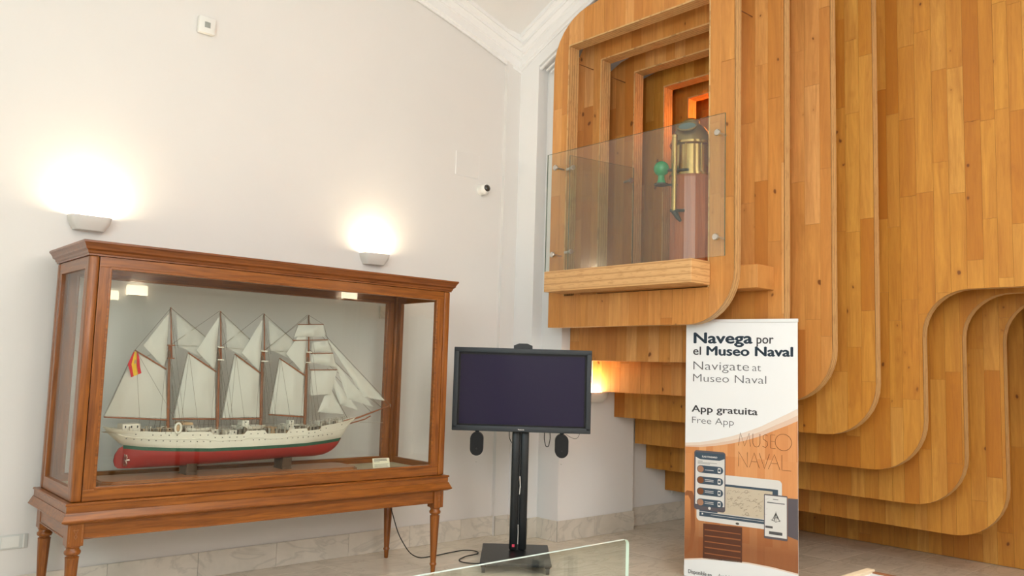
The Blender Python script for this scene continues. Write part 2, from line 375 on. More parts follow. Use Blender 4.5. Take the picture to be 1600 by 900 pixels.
# window walls behind and left of the camera
mb = MB(); wins = [(-2.3, -0.7), (2.05, 3.65)]; px = RX0
for a, b in wins: mb.box(px, a, RY0-0.3, RY0, 0, 6.0); mb.box(a, b, RY0-0.3, RY0, 0, 2.45); mb.box(a, b, RY0-0.3, RY0, 4.85, 6.0); px = b
mb.box(px, RX1+0.2, RY0-0.3, RY0, 0, 6.0); struct(mb.build('wall_back', M['wall']))
mb = MB(); wins2 = [(-1.8, 0.0), (0.7, 2.5)]; py = RY0
for a, b in wins2: mb.box(RX0-0.3, RX0, py, a, 0, 6.0); mb.box(RX0-0.3, RX0, a, b, 0, 2.2); mb.box(RX0-0.3, RX0, a, b, 4.6, 6.0); py = b
mb.box(RX0-0.3, RX0, py, 6.4, 0, 6.0); struct(mb.build('wall_side', M['wall']))
n = 0
for (a, b) in wins:
    n += 1; mb = MB()
    for q in (a, (a+b)/2-0.03, b-0.06): mb.box(q, q+0.06, RY0-0.16, RY0-0.10, 2.45, 4.85)
    for z in (2.45, 3.6, 4.79): mb.box(a, b, RY0-0.16, RY0-0.10, z, z+0.06)
    struct(mb.build('window_%d' % n, M['white']))
for (a, b) in wins2:
    n += 1; mb = MB()
    for q in (a, (a+b)/2-0.03, b-0.06): mb.box(RX0-0.16, RX0-0.10, q, q+0.06, 2.2, 4.6)
    for z in (2.2, 3.4, 4.54): mb.box(RX0-0.16, RX0-0.10, a, b, z, z+0.06)
    struct(mb.build('window_%d' % n, M['white']))
# vaulted ceiling
mb = MB(); nx, ny = 84, 64
gx = [RX0+(RX1+0.2-RX0)*i/nx for i in range(nx+1)]; gy = [RY0+(6.3-RY0)*j/ny for j in range(ny+1)]
vs = [(x, y, zc(x, y)) for y in gy for x in gx]+[(x, y, zc(x, y)+0.2) for y in gy for x in gx]
fs = []; K = (nx+1)*(ny+1)
for j in range(ny):
    for i in range(nx):
        a = j*(nx+1)+i; fs.append((a, a+nx+1, a+nx+2, a+1)); fs.append((K+a, K+a+1, K+a+nx+2, K+a+nx+1))
mb.add(vs, fs); ceil = mb.build('ceiling', M['white'], smooth=25, fix=False); struct(ceil)
# raised plaster bands on the vault
mb = MB()
for pts in ([(4.55, 5.75), (5.02, 5.45), (5.25, 5.20), (5.30, 4.9)], [(3.9, 5.6), (4.6, 5.2), (4.9, 4.7)]):
    mb.tube([(x, y, zc(x, y)-0.004) for x, y in pts], 0.012, 6)
mb.build('vault_band', M['white'], ceil)
# cornices
prof = [(0,-0.29),(0.018,-0.29),(0.018,-0.262),(0.032,-0.252),(0.032,-0.175),(0.05,-0.165),(0.05,-0.145),(0.075,-0.105),(0.085,-0.105),(0.085,-0.07),(0.115,-0.04),(0.125,-0.04),(0.125,0.03),(0,0.03)]
def cornice(path, out, name):
    n = len(prof); vs = []
    for p in path:
        for o, z in prof: vs.append((p[0]+out[0]*o, p[1]+out[1]*o, p[2]+z))
    fs = [(i*n+k, i*n+k+1, (i+1)*n+k+1, (i+1)*n+k) for i in range(len(path)-1) for k in range(n-1)]
    fs += [tuple(range(n)), tuple(reversed(range((len(path)-1)*n, len(path)*n)))]
    return struct(MB().add(vs, fs).build(name, M['white']))
cornice([(x, 6.165 if x > 5.38 else 6.195, fA(x)) for x in [RX0+(5.60-RX0)*i/30 for i in range(31)]], (0,-1), 'trim_1')
cornice([(5.595, y, gB(y)) for y in [6.17-(6.17-2.0)*i/16 for i in range(17)]], (-1,0), 'trim_2')

# floor: slab with marble tiles
fl = MB().box(RX0, RX1, RY0, 6.2, -0.10, -0.012).build('floor', M['grout']); struct(fl)
random.seed(3)
TX, TY = 0.62, 0.46
tx0, ty0 = 1.02, 1.35
cache = {}
nt_ = 0
def tile(x0, x1, y0, y1, name='tile', m=M['tile'], par=fl, z=0.0):
    key = (round(x1-x0, 3), round(y1-y0, 3))
    if key not in cache:
        g = 0.0016; o = MB().box(g, x1-x0-g, g, y1-y0-g, -0.012, 0, b=0.0012).build(name, m, par); cache[key] = o.data
    else:
        o = bpy.data.objects.new(name, cache[key]); COL.objects.link(o); o.parent = par
    o.location = (x0, y0, z); return o
for i in range(13):
    for j in range(11):
        x0 = tx0+i*TX; x1 = min(x0+TX, RX1)
        sh = 0.0
        y0 = ty0+j*TY; y1 = min(y0+TY, 6.2)
        if y1-y0 > 0.03 and x1-x0 > 0.03: tile(x0, x1, y0, y1)
# outside the tiled view the marble simply continues
mb = MB(); mb.box(RX0, tx0-0.002, RY0, 6.2, -0.012, 0); mb.box(tx0-0.002, RX1, RY0, ty0-0.002, -0.012, 0)
mb.build('tile_field', M['tile'], fl)
# marble skirting in slabs
def skirting(name, x0, x1, y0, y1, h, joints, axis):
    root = MB().box(x0 if axis else x0, x1, y0, y1, 0, h-0.004).build(name, M['grout']); struct(root)
    js = joints
    for a, b in zip(js[:-1], js[1:]):
        g = 0.0012; mb = MB()
        if axis == 'x': mb.box(a+g, b-g, y0-0.006, y0+0.001, 0.001, h, b=0.001)
        else: mb.box(x0-0.006, x0+0.001, a+g, b-g, 0.001, h, b=0.001)
        mb.build('marble_slab', M['skirt'], root)
    return root
skirting('baseboard_left', RX0, 5.413, 6.188, 6.2, 0.186, [RX0]+[x for x in (-1.9,-1.25,-0.6,0.05,0.7,1.3,1.92,2.55,3.17,3.82,4.44,5.02,5.413)], 'x')
skirting('baseboard_pilaster', 5.413, 5.585, 6.150, 6.16, 0.187, [5.413, 5.585], 'x')
skirting('baseboard_right', 5.578, 5.59, 5.885, 6.16, 0.187, [5.885, 6.15], 'y')
skirting('baseboard_reveal', 5.59, 5.715, 5.880, 5.893, 0.19, [5.584, 5.712], 'x')
skirting('baseboard_recess', 5.706, 5.72, 5.602, 5.880, 0.192, [5.606, 5.880], 'y')
skirting('baseboard_jamb', 5.714, 6.82, 5.598, 5.612, 0.192, [5.705, 6.22, 6.82], 'x')
skirting('baseboard_far', 6.83, 8.25, 5.718, 5.73, 0.192, [6.83, 7.45, 8.05], 'x')

# ------------------------------------------------------------------ stepped wooden panels
def arc(cx, cy, r, a0, a1, n=9):
    return [(cx+r*math.cos(math.radians(a0+(a1-a0)*i/n)), cy+r*math.sin(math.radians(a0+(a1-a0)*i/n))) for i in range(n+1)]
def clip(poly, a0, a1, b0, b1):
    def cut(P, ins, inter):
        out = []
        for i in range(len(P)):
            c, d = P[i-1], P[i]
            if ins(d):
                if not ins(c): out.append(inter(c, d))
                out.append(d)
            elif ins(c): out.append(inter(c, d))
        return out
    def at(k, v):
        def f(c, d):
            t = (v-c[k])/(d[k]-c[k]); return (c[0]+(d[0]-c[0])*t, c[1]+(d[1]-c[1])*t)
        return f
    P = poly
    for k, v, sgn in ((0, a0, 1), (0, a1, -1), (1, b0, 1), (1, b1, -1)):
        if len(P) < 3: return []
        P = cut(P, (lambda q, k=k, v=v, sgn=sgn: (q[k]-v)*sgn >= 0), at(k, v))
    # drop duplicates
    R = []
    for q in P:
        if not R or math.hypot(q[0]-R[-1][0], q[1]-R[-1][1]) > 1e-4: R.append(q)
    if len(R) > 2 and math.hypot(R[0][0]-R[-1][0], R[0][1]-R[-1][1]) < 1e-4: R.pop()
    return R
def parea(P): return abs(sum(P[i-1][0]*P[i][1]-P[i][0]*P[i-1][1] for i in range(len(P))))/2

YR = [3.57, 3.34, 3.125, 2.94, 2.715, 2.54, 2.35]
ZB = [1.995, 1.698, 1.405, 1.148, 0.872, 0.592, 0.338]
XS = [5.5+0.333*k for k in range(7)]+[8.30]
YL = [5.582, 5.608, 5.608, 5.608, 5.608, 5.725, 5.725, 5.725]
ZT = [4.985, 4.93, 4.70, 4.61, 4.56, 4.56, 4.56, 4.56]
OPN = [(5.395, 4.685), (5.285, 4.614), (5.145, 4.543), (5.04, 4.456), (4.99, 4.41)]
OB, OR_ = 2.285, 3.797
TH = 0.09
lab = ['foremost plank panel with large framed opening and rounded lower corner', 'second plank panel from the front, ending behind the top of the banner',
       'third plank panel, its lower corner curving in just right of the banner', 'fourth plank panel, rounded lower corner right of the banner',
       'broad plank panel reaching the right edge, first one with an S-shaped edge', 'plank panel with the middle of the three S-shaped edges',
       'plank panel with the innermost S-shaped edge at far right', 'rearmost plank panel whose boards come down to the marble floor']
for k in range(8):
    random.seed(100+k)
    X, zb, yl, zt = XS[k], (ZB+[0.004])[k], YL[k], ZT[k]
    root = thing('wooden_panel', lab[k], 'wood panel', (X, 0, 0), group='stepped wooden panels of the sculptural stairway')
    r = 0.42
    sl = 0.20
    top = lambda y: zt+sl*max(0, 5.2-y)
    poly = []
    if k < 4:
        yr = YR[k]
        poly += [(yl, zb)]
        poly += arc(yr+r, zb+r, r, -90, -180)
        poly += [(yr, top(yr))]
    elif k < 7:
        yr = YR[k]; rs = 0.35; zs = 2.312-0.012*(k-4)
        poly += [(yl, zb)] + arc(yr+r, zb+r, r, -90, -180) + arc(yr-rs, zs-rs, rs, 0, 90) + [(0.5, zs), (0.5, top(0.5))]
    else:
        poly += [(yl, zb), (0.5, zb), (0.5, top(0.5))]
    ra = 0.50
    if k < 1: poly += arc(yl-ra, top(5.1)-ra, ra, 90, 0)
    else: poly += arc(yl-0.62, top(5.1)-0.42, 0.42, 90, 0) + [(yl, zb+3.0)] if False else [(yl-0.75, top(yl-0.75))]+[(yl-0.30, zt-0.02), (yl-0.12, zt-0.10), (yl-0.03, zt-0.24), (yl, zt-0.42)]
    hole = None
    if k < 5:
        yo, zo = OPN[k]; hole = [(yo, OB), (yo, zo), (OR_, zo+0.01), (OR_, OB)]
    # core board behind the planks
    rings = [[Vector((a, b, 0)) for a, b in poly]]+([[Vector((a, b, 0)) for a, b in hole]] if hole else [])
    tri = tessellate_polygon(rings); allp = poly+(hole or [])
    n = len(allp); mb = MB()
    vs = [(0.005, a, b) for a, b in allp]+[(TH, a, b) for a, b in allp]
    mb.add(vs, [tuple(t) for t in tri], 0); mb.add([], []) if False else None
    mb.f += [tuple(n+i for i in reversed(t)) for t in tri]; mb.m += [1]*len(tri)
    mb.build('backing_board', [M['core'], M['deck']], root, fix=False)
    # laminated edge
    mb = MB(); m_ = len(poly)
    for i in range(m_):
        a, b = poly[i], poly[(i+1) % m_]
        mb.add([(0, *a), (0, *b), (TH, *b), (TH, *a)], [(0,1,2,3)])
    bmo = mb.build('laminated_edge', M['ply_x'], root, fix=False)
    me = bmo.data; bm = bmesh.new(); bm.from_mesh(me); bmesh.ops.remove_doubles(bm, verts=bm.verts[:], dist=1e-5); bm.to_mesh(me); bm.free()
    me.polygons.foreach_set('use_smooth', [True]*len(me.polygons)); me.set_sharp_from_angle(angle=math.radians(30))
    if hole:
        yo, zo = OPN[k]; e = 0.004; mb = MB(); dd = 0.135
        mb.box(0.0, dd, yo-0.012, yo-e/4, OB, zo, b=0); mb.box(0.0, dd, OR_, OR_+0.012, OB, zo)
        mb.box(0.0, dd, OR_+0.012, yo-0.012, zo-0.012, zo)
        mb.build('opening_lining', M['ply_x'], root)
    # planks
    PW = 0.118; g = 0.0008
    cols = []
    y = yl
    cuts = [yl]
    while y > ((YR+[0.5])[k] if k < 4 else 0.5) - 0.02:
        y -= PW*random.choice((0.85, 1.0, 1.0, 1.12)); cuts.append(y)
    if hole:
        for hv in (OPN[k][0], OR_):
            j = min(range(1, len(cuts)), key=lambda q: abs(cuts[q]-hv)); cuts[j] = hv
    for c0, c1 in zip(cuts[1:], cuts[:-1]):
        if c1-c0 < 0.01: continue
        zs_ = [zb-0.01-random.random()*0.7]
        while zs_[-1] < 6.2: zs_.append(zs_[-1]+random.uniform(0.55, 1.35))
        inh = hole and c0 > OR_-1e-4 and c1 < OPN[k][0]+1e-4
        if inh:
            zo = OPN[k][1]
            zs_ = [z for z in zs_ if not (OB-0.15 < z < zo+0.15)]+[OB, zo]; zs_.sort()
        for z0, z1 in zip(zs_[:-1], zs_[1:]):
            if inh and z0 >= OB-1e-4 and z1 <= OPN[k][1]+1e-4: continue
            if z1 < zb: continue
            P = clip(poly, c0+g, c1-g, z0+g, z1-g)
            if len(P) < 3 or parea(P) < 2e-4: continue
            nP = len(P); off = random.uniform(0, 0.0012)
            vs = [(off, a, b) for a, b in P]+[(0.006, a, b) for a, b in P]
            fs = [tuple(range(nP))]+[(i, (i+1) % nP, nP+(i+1) % nP, nP+i) for i in range(nP)]
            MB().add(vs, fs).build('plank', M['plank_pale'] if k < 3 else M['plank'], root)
# dark steel rods tying the sheets together
for (xa, xb, a, b) in ((5.64, 5.835, 5.379, 4.531), (5.972, 6.168, 5.253, 4.458), (5.64, 5.835, 3.623, 4.536)):
    pr = [o for o in COL.objects if o.name.startswith('wooden_panel')]
    pr = min(pr, key=lambda o: abs(o.location.x-xb))
    MB().tube([(xa-pr.location.x, a, b), (xb-pr.location.x, a, b)], 0.004, 8).build('tie_rod', M['brownink'], pr)
# shelf and deck that pass through the openings
pt = thing('balcony_deck', 'thick laminated wooden ledge and deck below the glass of the opening', 'deck', (5.25, 3.0, 2.29))
MB().box(0, 0.245, 0.783, 2.393, 0.01, 0.195, b=0.004).build('ledge', M['ply_z'], pt)
MB().box(0.252, 1.85, 0.812, 1.985, 0.002, 0.17).build('deck_slab', M['deck'], pt)
MB().box(0.345, 0.58, 0.425, 0.80, -0.02, 0.16, b=0.003).build('deck_end', M['deck'], pt)
# screws / dowels seen on the second and third frames
# ------------------------------------------------------------------ balcony glass
def pane(name, label, cat, p0, p1, z0, z1, th, m, edge, parent=None, corner=0.0):
    p0 = Vector(p0); p1 = Vector(p1); L = (p1-p0).length; ang = math.atan2(p1.y-p0.y, p1.x-p0.x)
    t = thing(name, label, cat, (p0.x, p0.y, z0), ang)
    h = z1-z0
    poly = [(0, 0), (L, 0)]+(arc(L-corner, h-corner, corner, 0, 90, 6) if corner else [(L, h)])+[(0, h)]
    n = len(poly); mb = MB()
    vs = [(u, -th/2, v) for u, v in poly]+[(u, th/2, v) for u, v in poly]
    mb.add(vs, [tuple(range(n)), tuple(reversed(range(n, 2*n)))], 0)
    mb.build('pane', m, t, fix=False)
    me = MB(); me.add(vs, [(i, (i+1) % n, n+(i+1) % n, n+i) for i in range(n)]); me.build('polished_edge', edge, t)
    return t
t = pane('glass_balustrade', 'large glass balustrade pane fixed in front of the wooden opening', 'glass panel', (5.375, 5.51, 0), (5.375, 3.57, 0), 2.50, 3.61, 0.012, M['glass_rail'], M['glass_dark'])
def fixing(par, x, z, dirn=1):
    mb = MB(); mb.lathe([(0.0, -0.006), (0.022, -0.006), (0.026, 0.0), (0.026, 0.014), (0.012, 0.016)], n=20); mb.lathe([(0.010, 0.014), (0.010, 0.12)], n=12)
    o = mb.build('steel_fixing', M['steel'], par, smooth=40); o.rotation_euler = (-PI/2*dirn, 0, 0); o.location = (x, -0.022*dirn, z); return o
# local y axis of the pane points to +X of the room
for yy, zz in ((5.392, 3.469), (5.405, 2.655), (3.631, 3.462), (3.643, 2.649)):
    fixing(t, 5.51-yy, zz-2.50)
t2 = pane('glass_balustrade', 'narrow glass side pane inside the wooden opening behind the front pane', 'glass panel', (5.405, 5.25, 0), (6.15, 5.115, 0), 2.50, 3.57, 0.010, M['glass_rail'], M['glass_dark'])
for xx, zz in ((0.03, 3.46-2.5), (0.03, 2.68-2.5), (0.72, 3.44-2.5)):
    mb = MB(); mb.lathe([(0.0, -0.02), (0.022, -0.018), (0.022, 0.0), (0.012, 0.004), (0.012, 0.09)], n=14)
    o = mb.build('steel_fixing', M['steel'], t2, smooth=40); o.rotation_euler = (-PI/2, 0, 0); o.location = (xx, 0.0, zz)
# foreground balustrade
pane('glass_balustrade', 'low greenish glass balustrade sheet in the foreground at bottom centre', 'balustrade', (0.9, 2.18, 0), (2.62, 2.18, 0), 0.02, 0.945, 0.016, M['glass_low'], M['glass_edge'], corner=0.02)

# ------------------------------------------------------------------ binnacle
bn = thing('binnacle', 'ship binnacle of mahogany and brass standing behind the glass in the opening', 'binnacle', (6.03, 4.357, 2.462), math.radians(-42.2))
mb = MB(); mb.lathe([(0.20, 0), (0.215, 0.03), (0.215, 0.05), (0.185, 0.07), (0.182, 0.845), (0.19, 0.87)], n=12); mb.build('pedestal', M['mahog'], bn, smooth=25)
mb = MB(); mb.lathe([(0.193, 0.87), (0.193, 0.89), (0.176, 0.895), (0.172, 1.14), (0.182, 1.145), (0.19, 1.155), (0.19, 1.175), (0.178, 1.18)], n=32); mb.build('compass_bowl', M['brass'], bn, smooth=35)
mb = MB()
for a in range(8):
    mb.tube([(0.178*math.cos(a*PI/4+.3), 0.178*math.sin(a*PI/4+.3), 0.895), (0.178*math.cos(a*PI/4+.3), 0.178*math.sin(a*PI/4+.3), 1.145)], 0.008, 8)
mb.build('bowl_rib', M['brass'], bn, smooth=40)
mb = MB(); mb.lathe([(0.178, 1.18), (0.172, 1.22), (0.150, 1.28), (0.115, 1.325), (0.080, 1.345), (0.072, 1.36), (0.072, 1.385), (0.055, 1.40), (0.0, 1.402)], n=28); mb.build('hood', M['brass_old'], bn, smooth=40)
vd = Vector((-0.35, -0.78, 0.52)).normalized(); sx = vd.cross(Vector((0,0,1))).normalized(); sy = sx.cross(vd)
c0 = Vector((-0.055, -0.115, 1.275)); mb = MB()
ring = [c0+vd*0.045+(sx*math.cos(a)*0.085+sy*math.sin(a)*0.052) for a in [2*PI*i/24 for i in range(25)]]
mb.tube(ring, 0.010, 8, cap=False); w = mb.build('window_ring', M['brass_old'], bn, smooth=40)
mb = MB(); mb.add([c0+vd*0.045+(sx*math.cos(a)*0.08+sy*math.sin(a)*0.048) for a in [2*PI*i/24 for i in range(24)]], [tuple(range(24))]); mb.build('window_glass', mat('window_glass_blue', (0.16,0.24,0.24), 0.08, spec=0.9), w)
mb = MB(); mb.tube([(-0.175, -0.14, 0.54), (-0.175, -0.14, 1.20)], 0.024, 16); mb.lathe([(0.027, 1.19), (0.027, 1.215), (0.0, 1.22)], (-0.175, -0.14, 0), 16); mb.build('brass_tube', M['brass'], bn, smooth=40)
mb = MB(); mb.tube([(-0.21, -0.14, 0.545), (-0.09, -0.17, 0.545)], 0.013, 8); mb.tube([(-0.175, -0.145, 0.54), (-0.145, -0.16, 0.48), (-0.12, -0.165, 0.45)], 0.028, 8, r2=0.012); mb.tube([(-0.26, -0.12, 0.905), (-0.06, -0.175, 0.905)], 0.012, 8)
mb.build('iron_bracket', M['iron'], bn, smooth=40)
for sgn, key, nm in ((-1, 'green', 'green'), (1, 'red', 'red')):
    px_, pz_ = sgn*0.28, 0.925
    sp_ = MB(); sp_.lathe([(0.068*math.sin(PI*i/14)+1e-4, -0.068*math.cos(PI*i/14)) for i in range(15)], (px_, -0.09, pz_), 24)
    sp_.lathe([(0.045, -0.135), (0.03, -0.10), (0.028, -0.05)], (px_, -0.09, pz_), 18)
    o = sp_.build('corrector_ball', M[key], bn, smooth=60); o['label'] = nm+' painted iron ball on bracket'
    mb = MB(); mb.lathe([(0.0, -0.15), (0.062, -0.148), (0.062, -0.135), (0, -0.133)], (px_, -0.09, pz_), 20); mb.obox((px_*0.78, -0.09, pz_-0.142), (1,0,0), (0,1,0), (0,0,1), 0.09, 0.02, 0.006)
    mb.build('ball_bracket', M['iron'], bn, smooth=40)

# ------------------------------------------------------------------ wall sconces
def sconce(label, loc, rz, w, power, col, grp='plaster uplight wall sconces', glow=False):
    t = thing('wall_sconce', label, 'wall lamp', loc, rz, grp)
    # open-topped bowl: local x along wall, local -y away from wall
    h = 0.095; d = 0.115; mb = MB(); rows = []
    for j in range(6):
        f = j/5; sc = 0.70+0.30*math.sin(f*PI/2); z = -h+h*f
        row = []
        for i in range(17):
            a = PI*i/16; ca, sa = math.cos(a), math.sin(a)
            ex = 0.38
            row.append((w/2*sc*math.copysign(abs(ca)**ex, ca), -d*sc*(abs(sa)**ex), z))
        rows.append(row)
    vs = [p for r_ in rows for p in r_]; fs = [(j*17+i, j*17+i+1, (j+1)*17+i+1, (j+1)*17+i) for j in range(5) for i in range(16)]
    fs.append(tuple(range(17)))
    n0 = len(vs); ins = [(x*0.93, y*0.93, -0.002) for x, y, z in rows[5]]; vs += ins; fs += [(5*17+i, 5*17+i+1, n0+i+1, n0+i) for i in range(16)]
    n1 = len(vs); ins2 = [(x*0.7, y*0.7, -0.06) for x, y, z in rows[5]]; vs += ins2; fs += [(n0+i, n0+i+1, n1+i+1, n1+i) for i in range(16)]; fs.append(tuple(range(n1, n1+17)))
    mb.add(vs, fs); mb.build('bowl', M['ceramic'], t, smooth=50, fix=False)
    mb = MB(); mb.tube([(-w*0.22, -0.05, -0.035), (w*0.22, -0.05, -0.035)], 0.012, 10); mb.build('lamp_tube', M['bulb'], t, smooth=40)
    if glow: MB().box(-w*0.55, w*0.55, -0.085, -0.015, -0.01, 0.15, b=0.02).build('added_glow_block', M['added_glow'], t, smooth=40)  # added glowing block, gives the bright spots reflected in the case glass
    l = bpy.data.lights.new('sconce_light', 'AREA'); l.shape = 'RECTANGLE'; l.size = w*0.6; l.size_y = 0.05; l.energy = power; l.color = col
    o = bpy.data.objects.new('sconce_light', l); COL.objects.link(o); o.parent = t; o.location = (0, -0.052, 0.16 if glow else 0.004); o.rotation_euler = (PI, 0, 0)
    return t
LC = (1.0, 0.80, 0.55)
sconce('white plaster uplight above the left end of the display case', (1.63, 6.199, 2.552), 0, 0.27, 11.5, LC)
sconce('white plaster uplight above the right end of the display case', (3.93, 6.199, 2.560), 0, 0.26, 7, LC)
sconce('small uplight on the white wall beside the television, below the wooden panels', (6.13, 5.611, 1.395), 0, 0.38, 8, (1.0,0.66,0.33))
# two more of them on the wall behind the camera: they show as reflections in the case glass
sconce('uplight on the window wall behind the viewer', (3.94, RY0+0.001, 2.52), PI, 0.27, 8, LC, glow=True)
sconce('uplight on the blank stretch of wall behind the viewer', (7.5, RY0+0.001, 2.74), PI, 0.27, 8, LC, glow=True)
# warm lamp hidden between the fifth and sixth panel behind the binnacle
lt = thing('deck_spot', 'small warm uplight behind the innermost frame of the opening', 'spot lamp', (6.95, 4.6, 4.25))
MB().lathe([(0.03, 0), (0.035, 0.02), (0.035, 0.08), (0.0, 0.085)], n=16).build('spot_body', M['blk'], lt, smooth=40)
l = bpy.data.lights.new('spot_light', 'SPOT'); l.energy = 130; l.color = (1.0, 0.50, 0.20); l.shadow_soft_size = 0.03; l.spot_size = math.radians(120)
o = bpy.data.objects.new('spot_light', l); COL.objects.link(o); o.parent = lt; o.location = (0.04, 0, 0.03); o.rotation_euler = (0, math.radians(-90), 0)

# ------------------------------------------------------------------ small wall fittings
t = thing('alarm_sounder', 'small square white alarm box high on the white wall above left sconce', 'alarm', (2.345, 6.199, 4.14))
MB().box(-0.065, 0.065, -0.045, 0, -0.065, 0.065, b=0.012).build('housing', M['plastic'], t, smooth=40)
MB().box(-0.022, 0.022, -0.0465, -0.044, -0.022, 0.022, b=0.0005).build('grille', mat('grille_grey', (0.35,0.36,0.33), 0.6), t)
t = thing('dome_camera', 'small round white security camera with black lens on white wall', 'security camera', (5.14, 6.199, 3.335))
mb = MB(); mb.lathe([(0.055, 0), (0.055, 0.012), (0.05, 0.03), (0.052, 0.045)], n=28); o = mb.build('mount', M['plastic'], t, smooth=40); o.rotation_euler = (PI/2, 0, 0)
mb = MB(); mb.lathe([(0.054*math.sin(PI*i/12)+1e-4, -0.054*math.cos(PI*i/12)) for i in range(13)], (0, -0.055, 0), 24); mb.build('ball', M['plastic'], t, smooth=60)
mb = MB(); mb.lathe([(0.036, 0.036), (0.034, 0.048), (0.022, 0.057), (0.0, 0.060)], n=20); o = mb.build('lens', M['lens'], t, smooth=60); o.location = (0, -0.055, 0); o.rotation_euler = (math.radians(82), 0, math.radians(-2))
t = thing('access_panel', 'faint square painted access hatch flush in wall above security camera', 'hatch', (4.96, 6.199, 3.55))
MB().box(-0.14, 0.14, -0.006, 0, -0.11, 0.11, b=0.002).build('hatch_plate', M['wall'], t)
mb = MB(); mb.box(-0.145, -0.14, -0.008, 0, -0.115, 0.115); mb.box(0.14, 0.143, -0.004, 0, -0.115, 0.115); mb.box(-0.145, 0.143, -0.004, 0, -0.115, -0.11); mb.build('hatch_rim', M['white'], t)
t = thing('wall_socket', 'pale double wall socket near the bottom left corner', 'socket', (1.33, 6.199, 0.40))
MB().box(-0.09, 0.09, -0.010, 0, -0.045, 0.045, b=0.004).build('plate', M['socket'], t, smooth=40)
MB().box(0.062, 0.070, -0.016, -0.009, -0.042, 0.042).build('rocker', M['plastic'], t)
MB().box(-0.06, 0.04, -0.012, -0.009, -0.034, 0.034, b=0.001).build('rocker', M['plastic'], t)
t = thing('wall_grille', 'flat rectangular marble-look vent plate on wall seen through case end', 'vent', (4.13, 6.199, 2.06))
MB().box(-0.10, 0.12, -0.02, 0, -0.055, 0.055, b=0.003).build('vent_plate', M['skirt'], t)

# ------------------------------------------------------------------ display case
CW, CD = 2.668, 0.742
case = thing('display_case', 'long glazed wooden display case on turned legs holding the ship model', 'display case', (1.417, 5.297, 0), -0.013)
CX, CY, CZ = M['case_x'], M['case_y'], M['case_z']
MB().rsweep([(-0.02,2.195),(0.006,2.195),(0.006,2.204),(0.012,2.210),(0.015,2.222),(0.028,2.232),(0.030,2.243),(0.040,2.262),(0.046,2.268),(0.046,2.280)], 0, CW, 0, CD).build('cornice', [M['case_dark']], case)
MB().box(0.03, CW-0.03, 0.03, CD-0.03, 2.283-0.085, 2.283-0.075).build('ceiling_board', CX, case)
# corner posts
for ix in (0, 1):
    for iy in (0, 1):
        x0 = 0 if ix == 0 else CW-0.058; y0 = 0 if iy == 0 else CD-0.058
        MB().box(x0, x0+0.058, y0, y0+0.058, 0.758, 2.196, b=0.012).build('corner_post', CZ, case, smooth=40)
# glazed frames: stiles, rails with inner bead
GZ0, GZ1 = 0.828, 2.132
for iy in (0, 1):
    ya, yb = (0.004, 0.034) if iy == 0 else (CD-0.034, CD-0.004); fr = 0.004 if iy == 0 else -0.004
    MB().box(0.06, CW-0.06, ya, yb, GZ1, 2.194, b=0.003).build('top_rail', CX, case)
    MB().box(0.06, CW-0.06, ya, yb, 0.760, GZ0, b=0.003).build('bottom_rail', CX, case)
    for x0 in (0.060, CW-0.121): MB().box(x0, x0+0.061, ya-0.0005, yb+0.0005, GZ0-0.002, GZ1+0.002, b=0.003).build('stile', CZ, case)
    mb = MB(); yc = (ya+yb)/2
    mb.box(0.121, CW-0.121, ya-0.004, yb+0.004, GZ1-0.012, GZ1+0.006, b=0.004); mb.box(0.121, CW-0.121, ya-0.004, yb+0.004, GZ0-0.006, GZ0+0.012, b=0.004)
    mb.box(0.115, 0.131, ya-0.004, yb+0.004, GZ0, GZ1, b=0.004); mb.box(CW-0.131, CW-0.115, ya-0.004, yb+0.004, GZ0, GZ1, b=0.004)
    mb.build('glazing_bead', CX, case)
    mb = MB(); mb.box(0.125, CW-0.125, yc-0.002, yc+0.002, GZ0, GZ1); mb.build('glass_pane', M['glass'], case)
for ix in (0, 1):
    xa, xb = (0.004, 0.034) if ix == 0 else (CW-0.034, CW-0.004)
    MB().box(xa, xb, 0.06, CD-0.06, GZ1-0.01, 2.194, b=0.003).build('top_rail', CY, case)
    MB().box(xa, xb, 0.06, CD-0.06, 0.760, GZ0+0.01, b=0.003).build('bottom_rail', CY, case)
    for y0 in (0.060, CD-0.10): MB().box(xa-0.0005, xb+0.0005, y0, y0+0.04, GZ0-0.002, GZ1+0.002, b=0.003).build('stile', CZ, case)
    xc = (xa+xb)/2
    MB().box(xc-0.002, xc+0.002, 0.10, CD-0.10, GZ0, GZ1).build('glass_pane', M['glass'], case)
MB().box(0.03, CW-0.03, 0.03, CD-0.03, 0.762, 0.790).build('case_floor', M['base'], case)
MB().rsweep([(0.004,0.704),(0.024,0.704),(0.024,0.742),(0.030,0.744),(0.032,0.750),(0.026,0.757),(0.002,0.758)], 0, CW, 0, CD).build('plinth', CX, case)
MB().rsweep([(0.000,0.640),(0.022,0.640),(0.046,0.652),(0.050,0.658),(0.046,0.664),(0.034,0.690),(0.028,0.7035),(0.0,0.7035)], 0, CW, 0, CD).build('base_moulding', CX, case)
for (x0, x1, y0, y1, mm) in ((0.08, CW-0.08, 0.012, 0.034, CX), (0.08, CW-0.08, CD-0.034, CD-0.012, CX)):
    MB().box(x0, x1, y0, y1, 0.548, 0.640).box(x0, x1, y0-0.004, y1+0.004, 0.545, 0.553, b=0.002).build('apron', mm, case)
for x0, x1 in ((0.002, 0.024), (CW-0.024, CW-0.002)):
    MB().box(x0, x1, 0.08, CD-0.08, 0.548, 0.640).box(x0-0.004, x1+0.004, 0.08, CD-0.08, 0.545, 0.553, b=0.002).build('apron', CY, case)
